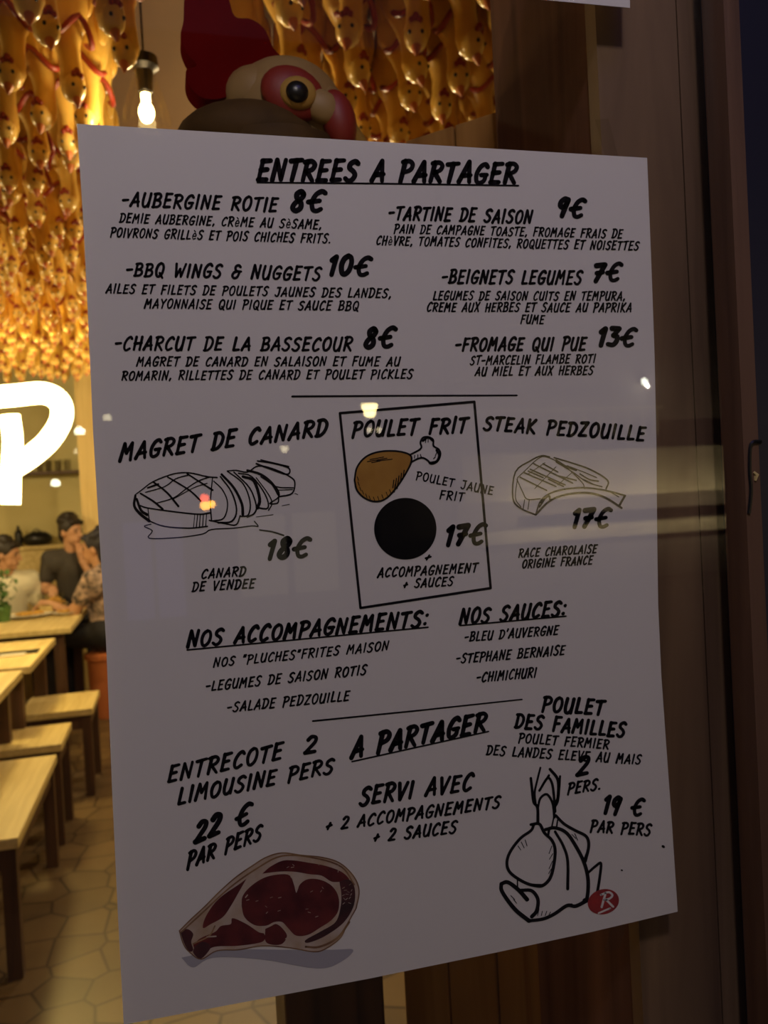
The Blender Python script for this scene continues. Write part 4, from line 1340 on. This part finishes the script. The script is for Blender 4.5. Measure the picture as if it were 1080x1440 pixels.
def person(loc, yaw, seat, label, shirt, hair, head_turn=0.0, head_tilt=0.0, lean=0.0, arm_r=None, arm_l=None, sleeve=0.55, long_hair=False, knees=True):
    """seated figure facing local -Y; loc on the floor under the hips; arms = (elbow, wrist, hand dir, palm normal) in local space relative to the seat"""
    r = thing('person', loc, label, 'person', None)
    r.rotation_euler = (0, 0, yaw)
    O = Vector(loc)
    Z = lambda x, y, z: O + Vector((x, y + lean * (z if z > 0 else 0) * -1.0, z + seat))
    P0 = lambda x, y, z: O + Vector((x, y, z + seat))
    hip = [P0(-0.09, 0, 0.09), P0(0.09, 0, 0.09)]
    kn = [P0(-0.12, -0.42, 0.10), P0(0.12, -0.42, 0.10)]
    an = [O + Vector((-0.12, -0.40, 0.09)), O + Vector((0.12, -0.40, 0.09))]
    chest = Z(0, 0, 0.40)
    sh = [Z(-0.175, 0.0, 0.50), Z(0.175, 0.0, 0.50)]
    nb_ = Z(0, 0.0, 0.54)
    hd_ = Z(0, -0.03, 0.70)
    R = Matrix.Rotation(head_turn, 3, 'Z') @ Matrix.Rotation(head_tilt, 3, 'X')
    hp = lambda x, y, z: hd_ + R @ Vector((x, y, z))
    arms = []
    for s, a in ((0, arm_r), (1, arm_l)):
        if a is None:
            sx = -1 if s == 0 else 1
            a = ((sx * 0.22, -0.06, 0.24), (sx * 0.16, -0.28, 0.27), (0, -1, -0.1), (0, 0, -1))
        arms.append((P0(*a[0]), P0(*a[1]), Vector(a[2]), Vector(a[3])))
    b = MB()
    b.capsule(P0(0, 0, 0.10), P0(0, 0, 0.14), 0.13, 0.125)
    b.capsule(P0(0, 0, 0.14), chest, 0.115, 0.125)
    b.capsule(sh[0] + Vector((0.05, 0, -0.05)), sh[1] + Vector((-0.05, 0, -0.05)), 0.09, 0.09)
    b.capsule(sh[0], sh[1], 0.055, 0.055)
    b.capsule(nb_ - Vector((0, 0, 0.05)), hp(0, 0.01, -0.06), 0.058, 0.052)
    b.ell(hp(0, 0.005, 0.02), (0.073, 0.092, 0.098), 20, 14, R)
    b.ell(hp(0, -0.025, -0.045), (0.055, 0.062, 0.062), 18, 12, R)
    b.capsule(hp(0, -0.088, 0.018), hp(0, -0.108, -0.022), 0.010, 0.015)
    b.capsule(hp(-0.02, -0.083, -0.060), hp(0.02, -0.083, -0.060), 0.010, 0.010)
    b.ell(hp(0, -0.070, -0.096), (0.022, 0.02, 0.016), 12, 8)
    for sx in (-1, 1):
        b.ell(hp(sx * 0.076, 0.012, -0.008), (0.010, 0.020, 0.032), 10, 8, R)
    for (e, w, d, n), s_ in zip(arms, sh):
        b.capsule(s_, e, 0.048, 0.040)
        b.capsule(e, w, 0.040, 0.027)
        hand(b, w, d, n)
    for h_, k_, a_ in zip(hip, kn, an):
        b.capsule(h_, k_, 0.082, 0.058)
        b.capsule(k_, a_, 0.056, 0.036)
        b.capsule(a_ + Vector((0, 0.02, -0.05)), a_ + Vector((0, -0.15, -0.062)), 0.036, 0.028)
    remesh(b, 'body', M_SKIN, r, 0.0075, 4)
    # shirt
    s_ = MB()
    s_.capsule(P0(0, 0, 0.08), P0(0, 0, 0.16), 0.142, 0.14)
    s_.capsule(P0(0, 0, 0.14), chest, 0.13, 0.14)
    s_.capsule(sh[0] + Vector((0.05, 0, -0.05)), sh[1] + Vector((-0.05, 0, -0.05)), 0.104, 0.104)
    s_.capsule(sh[0], sh[1], 0.068, 0.068)
    s_.capsule(nb_ - Vector((0, 0, 0.05)), nb_ + Vector((0, 0.005, 0.01)), 0.072, 0.068)
    for (e, w, d, n), q in zip(arms, sh):
        if sleeve <= 1:
            s_.capsule(q, q.lerp(e, sleeve), 0.064, 0.062)
        else:
            s_.capsule(q, e, 0.062, 0.054)
            s_.capsule(e, e.lerp(w, 0.9), 0.054, 0.040)
    remesh(s_, 'shirt', shirt, r, 0.011, 5)
    t_ = MB()
    t_.capsule(P0(-0.06, 0, 0.10), P0(0.06, 0, 0.10), 0.13, 0.13)
    for h_, k_, a_ in zip(hip, kn, an):
        t_.capsule(h_, k_, 0.098, 0.074)
        t_.capsule(k_, a_ + Vector((0, 0, 0.02)), 0.072, 0.055)
    remesh(t_, 'trousers', M_JEANS, r, 0.014, 5)
    for a_ in an:
        f_ = MB().capsule(a_ + Vector((0, 0.03, -0.052)), a_ + Vector((0, -0.17, -0.056)), 0.038, 0.034)
        f_.capsule(a_ + Vector((0, 0.02, -0.05)), a_ + Vector((0, 0.0, 0.0)), 0.042, 0.044)
        for v in f_.v:
            v.z = max(v.z, 0.002)
        f_.build('shoe', M_SHOE, r)
    # hair: skull cap with tufts, open over the face
    h_ = MB()
    h_.ell(hp(0, 0.022, 0.040), (0.085, 0.098, 0.098), 20, 14, R)
    hr = random.Random(label)
    for i in range(26):
        a, e = hr.uniform(-0.4, PI + 0.4), hr.uniform(0.3, 1.3)
        h_.ell(hp(0.078 * math.cos(a) * math.cos(e), 0.03 + 0.085 * math.sin(a) * math.cos(e), 0.055 + 0.09 * math.sin(e)), hr.uniform(0.018, 0.03), 8, 6)
    h_.ell(hp(0, 0.06, -0.03), (0.068, 0.05, 0.07 if not long_hair else 0.11), 16, 10, R)
    for i in range(7):
        h_.ell(hp(-0.05 + i * 0.0167, -0.062, 0.088 + 0.008 * math.sin(i * 2)), (0.02, 0.022, 0.02), 8, 6)
    remesh(h_, 'hair', hair, r, 0.009, 2)
    for sx in (-1, 1):
        MB().ell(hp(sx * 0.030, -0.082, 0.008), (0.011, 0.008, 0.006), 10, 6, R).build('eye', M_BLACK, r)
        MB().capsule(hp(sx * 0.017, -0.090, 0.028), hp(sx * 0.045, -0.080, 0.030), 0.004, 0.003, 6).build('eyebrow', hair, r)
    MB().capsule(hp(-0.018, -0.093, -0.060), hp(0.018, -0.093, -0.060), 0.003, 0.003, 6).build('mouth', M_WATTLE, r)
    return r


def seat_block(x, y, h, label, mt, name='stool', w=0.36, group='seats of the diners'):
    t = thing(name, (x, y, 0), label, 'stool', group)
    MB().lathe([(w * 0.40, 0), (w * 0.42, 0.02), (w * 0.46, h - 0.05), (w * 0.5, h - 0.045), (w * 0.5, h - 0.012), (w * 0.44, h)], (x, y, 0), 24).build('drum', mt, t)
    return t


# charcoal shirt diner, hand at chin, beyond the far table's right end
h2 = at_y(96, 765, 7.15)
person(Vector((h2.x + 0.02, 7.2, 0)), -0.25 + PI * 0.12, 0.60, 'dark haired person in a charcoal shirt resting chin on hand', M_GSHIRT, M_HAIR, head_turn=0.75, head_tilt=0.12, lean=0.12,
       arm_l=((0.20, -0.28, 0.20), (0.07, -0.22, 0.46), (-0.1, 0.05, 1), (0, 1, 0.2)), sleeve=0.6)
seat_block(h2.x + 0.02, 7.2, 0.57, 'tall round wooden stool under the charcoal shirt diner', M_PALEWOODZ)
# white shirt diner at the left edge
h1 = at_y(16, 790, 7.05)
person(Vector((h1.x - 0.05, 7.1, 0)), 0.35, 0.45, 'person in a white shirt seated behind the plates at the left edge', M_WSHIRT, M_HAIR, head_turn=0.9, head_tilt=0.18, lean=0.1, sleeve=0.7)
seat_block(h1.x - 0.05, 7.1, 0.42, 'round wooden stool under the white shirt diner', M_PALEWOODZ)
# floral shirt diner, back and side to the window
h3 = at_y(142, 790, 6.15)
person(Vector((h3.x + 0.03, 6.15, 0)), -PI * 0.62, 0.49, 'person in a dark floral shirt seen from behind beside the menu', M_FLORAL, M_HAIRBLUE, head_turn=0.0, head_tilt=0.05, lean=0.05,
       arm_l=((0.20, -0.16, 0.26), (0.12, -0.36, 0.33), (-0.2, -1, 0), (0, 0, -1)), long_hair=True)
seat_block(h3.x + 0.03, 6.15, 0.46, 'round terracotta coloured stool under the floral shirt diner', M_TERRA)

# ------------------------------------------------------------------ the street behind the camera, seen as a reflection
FD = 13.0                                    # virtual distance of the opposite facade


def mir(px, py, yv):
    p = at_y(px, py, yv)
    return Vector((p.x, 2 * YG - p.y, p.z))


FYR = 2 * YG - FD
STREET_Z = -0.15
struct('ground_pavement', MB().box((-9, YG - 3.0, STREET_Z - 0.1), (14, YG - 0.06, STREET_Z)), M_PAVE)
struct('ground_road', MB().box((-9, FYR, STREET_Z - 0.2), (14, YG - 3.0, STREET_Z - 0.08)), M_ASPHALT)
fz = lambda py: mir(980, py, FD).z
fx = lambda px: mir(px, 640, FD).x
X0, X1 = fx(640), fx(1400)
fac = thing('street_facade', (X0, FYR, STREET_Z - 0.08), 'stone building across the street, mirrored right of the menu', 'building')
MB().box((X0, FYR - 0.6, STREET_Z - 0.08), (X1, FYR, fz(-150))).build('wall', M_STONEDARK, fac, smooth=False)
MB().box((X0, FYR, fz(690)), (X1, FYR + 0.30, fz(627))).build('frieze', M_STONE, fac, smooth=False, bevel=0.02)
MB().box((X0, FYR, fz(746)), (X1, FYR + 0.22, fz(728))).build('cornice', M_STONE, fac, smooth=False, bevel=0.02)
MB().box((X0, FYR, fz(842)), (X1, FYR + 0.18, fz(830))).build('string_course', M_STONE, fac, smooth=False, bevel=0.02)
# balcony railing with slim posts
rl = thing('balcony_railing', (fx(655), FYR + 0.35, fz(627)), 'iron balcony railing on the building across the street', 'railing')
MB().box((fx(655), FYR + 0.12, fz(574)), (fx(930), FYR + 0.16, fz(570))).build('handrail', M_STONE, rl, smooth=False)
for i in range(14):
    x = fx(660 + 20 * i)
    MB().tube([(x, FYR + 0.14, fz(628)), (x, FYR + 0.14, fz(572))], 0.02, 8).build('baluster', M_STONE, rl)
# second building to the left with violet and warm windows
lx0, lx1 = fx(-260), fx(636)
fb2 = thing('brick_house', (lx0, FYR, STREET_Z - 0.08), 'dark house across the street with violet lit windows', 'building')
MB().box((lx0, FYR - 0.8, STREET_Z - 0.08), (lx1, FYR - 0.2, fz(100))).build('wall', M_STONEDARK, fb2, smooth=False)
for (a, b, c_, d_, mt) in ((165, 250, 690, 840, M_WINBLUE), (330, 372, 960, 1190, M_WINBLUE), (395, 470, 980, 1160, M_WINBLUE), (330, 470, 690, 790, M_WINWARM), (520, 600, 900, 1120, M_WINWARM), (20, 110, 900, 1150, M_WINBLUE)):
    w_ = MB().box((fx(a), FYR - 0.22, fz(d_)), (fx(b), FYR - 0.18, fz(c_))).build('window', mt, fb2, smooth=False)
    mx_ = (fx(a) + fx(b)) / 2
    MB().box((mx_ - 0.03, FYR - 0.2, fz(d_)), (mx_ + 0.03, FYR - 0.14, fz(c_))).build('mullion', M_STONEDARK, w_, smooth=False)


def street_lamp(px, py, yv, label, mt, size=0.2, power=0, color=(1, 0.85, 0.6), lantern=True):
    p = mir(px, py, yv)
    base = Vector((p.x, p.y, STREET_Z if p.y > YG - 3 else STREET_Z - 0.08))
    t = thing('street_lamp', base, label, 'street lamp', 'street lamps in the reflection')
    MB().lathe([(0.12, 0), (0.10, 0.25), (0.05, 0.32), (0.04, p.z - base.z - size * 0.6 - 0.05), (0.06, p.z - base.z - size * 0.6)], base, 14).build('pole', M_METAL, t)
    if lantern:
        h = size
        MB().tube([p + Vector((0, 0, -h * 0.6)), p + Vector((0, 0, h * 0.6))], [h * 0.45, h * 0.85], 6).build('lantern', mt, t)
        MB().tube([p + Vector((0, 0, h * 0.6)), p + Vector((0, 0, h * 1.1))], [h * 0.95, h * 0.12], 6).build('roof', M_METAL, t)
    else:
        MB().ell(p, size, 14, 10).build('globe', mt, t)
    if power:
        for dx in (-0.055, 0.055):
            MB().ell(p + Vector((dx + 0.03, 0.04, -size * 1.75)), 0.028, 10, 8).build('bulb', M_DIMLAMP, t)
        light('lamp_light', p + Vector((0, 0, -size * 0.95)), power, color, 0.03, t)
    return t


street_lamp(520, 578, 9.0, 'street lamp with glowing yellow lantern mirrored above the boxed drumstick', M_LANTERN, 0.125, POW_STREET, (1.0, 0.84, 0.78))
street_lamp(400, 632, 11.0, 'distant yellow street lamp mirrored above the duck drawing', M_DIMLAMP, 0.07)
street_lamp(112, 607, 9.5, 'small bright globe lamp mirrored beside the neon letter', M_COOLLAMP, 0.055, lantern=False)
street_lamp(78, 680, 9.5, 'small bright globe lamp mirrored below the neon letter', M_COOLLAMP, 0.05, lantern=False)
street_lamp(151, 588, 11.0, 'faint globe lamp mirrored on the left margin of the menu', M_DIMLAMP, 0.05, lantern=False)
street_lamp(110, 635, 10.5, 'small yellowish globe lamp mirrored on the pale post', M_DIMLAMP, 0.05, lantern=False)
# floodlight on the facade
fp = mir(900, 536, FD)
fl = thing('wall_floodlight', (fp.x, FYR, fp.z), 'small floodlight fixed on the building across the street', 'floodlight')
MB().box((fp.x - 0.06, FYR, fp.z - 0.05), (fp.x + 0.06, FYR + 0.12, fp.z + 0.05)).build('housing', M_METAL, fl, smooth=False)
MB().ell((fp.x, FYR + 0.14, fp.z - 0.02), (0.05, 0.04, 0.05), 12, 8).build('lamp', M_COOLLAMP, fl)
light('flood', (fp.x, FYR + 0.24, fp.z - 0.12), 10, (1.0, 0.95, 0.78), 0.012, fl)
# long light trough, added across the street to brighten the reflected frieze
tr_ = thing('added_light_trough', (fx(1000), FYR, fz(712)), 'long metal light trough added to brighten the stone frieze across the street', 'lamp')
MB().box((fx(690), FYR + 1.0, fz(722)), (fx(1330), FYR + 1.05, fz(708))).box((fx(690), FYR + 0.9, fz(722)), (fx(1330), FYR + 1.05, fz(720))).build('trough', M_METAL, tr_, smooth=False)
for i in range(4):
    x = fx(720 + 190 * i)
    MB().tube([(x, FYR, fz(721)), (x, FYR + 0.95, fz(721))], 0.02, 8).build('arm', M_METAL, tr_)
ad = bpy.data.lights.new('added_trough_light', 'AREA')
ad.shape = 'RECTANGLE'
ad.size, ad.size_y = fx(1330) - fx(690), 0.06
ad.energy = POW_FACADE
ad.color = (1.0, 0.84, 0.50)
ao = bpy.data.objects.new('added_trough_light', ad)
COL.objects.link(ao)
ao.parent = tr_
ao.location = ((fx(690) + fx(1330)) / 2 - fx(1000), 0.95, fz(714) - fz(712))
ao.rotation_euler = (math.radians(-118), 0, 0)
# traffic signal
tp = mir(288, 706, 10.0)
ts = thing('traffic_signal', (tp.x, tp.y, STREET_Z - 0.08), 'traffic signal with red and amber lights mirrored on the duck drawing', 'traffic light')
MB().lathe([(0.06, 0), (0.05, 0.2), (0.04, tp.z - STREET_Z - 0.2)], (tp.x, tp.y, STREET_Z - 0.08), 12).build('pole', M_METAL, ts)
MB().box((tp.x - 0.12, tp.y - 0.14, tp.z - 0.28), (tp.x + 0.22, tp.y, tp.z + 0.22)).build('housing', M_BLACK, ts, smooth=False, bevel=0.01)
for dx, dz, mt, rr_ in ((0, 0.045, M_REDLIT, 0.05), (0, -0.045, M_AMBERLIT, 0.055), (0.085, -0.03, M_AMBERLIT, 0.042)):
    MB().ell((tp.x + dx, tp.y + 0.005, tp.z + dz), (rr_, 0.02, rr_), 14, 8).build('signal_lens', mt, ts)

# unseen blue neon tube, added above the window to tint boards and menu violet
bn = Vector((0.42, YG - 0.45, 2.66))
bt_ = thing('added_blue_tube', bn, 'unseen blue violet neon tube added above the window for the violet tint', 'neon tube')
MB().tube([bn + Vector((-0.3, 0, 0)), bn + Vector((0.3, 0, 0))], 0.015, 10).build('tube', M_BLUELIT, bt_)
MB().box((bn.x - 0.32, bn.y + 0.02, bn.z - 0.03), (bn.x + 0.32, YG - 0.06, bn.z + 0.03)).build('bracket', M_METAL, bt_, smooth=False)
light('blue_glow', bn + Vector((-0.1, -0.08, -0.05)), POW_BLUE, (0.30, 0.22, 1.0), 0.15, bt_)

# unseen lamp added above the window so the menu darkens towards its foot
al = Vector((0.0, YG - 1.2, 2.72))
aw = thing('added_menu_lamp', (al.x, YG - 0.06, 2.95), 'unseen gooseneck lamp added above the window to light the menu', 'lamp')
MB().tube(bezier([(al.x, YG - 0.06, 2.95), (al.x, YG - 0.5, 3.05), (al.x, YG - 1.1, 2.98), (al.x, YG - 1.2, 2.84)], 6), 0.012, 8).build('arm', M_METAL, aw)
MB().lathe([(0.03, 0.13), (0.05, 0.10), (0.11, 0.02), (0.12, 0.0)], al, 20, caps=False).build('shade', M_METAL, aw)
MB().ell(al + Vector((0, 0, 0.05)), 0.03, 12, 8).build('bulb', M_DIMLAMP, aw)
light('added_menu_light', al + Vector((0, 0, -0.02)), POW_MENU_LAMP, (1.0, 0.88, 0.84), 0.10, aw)
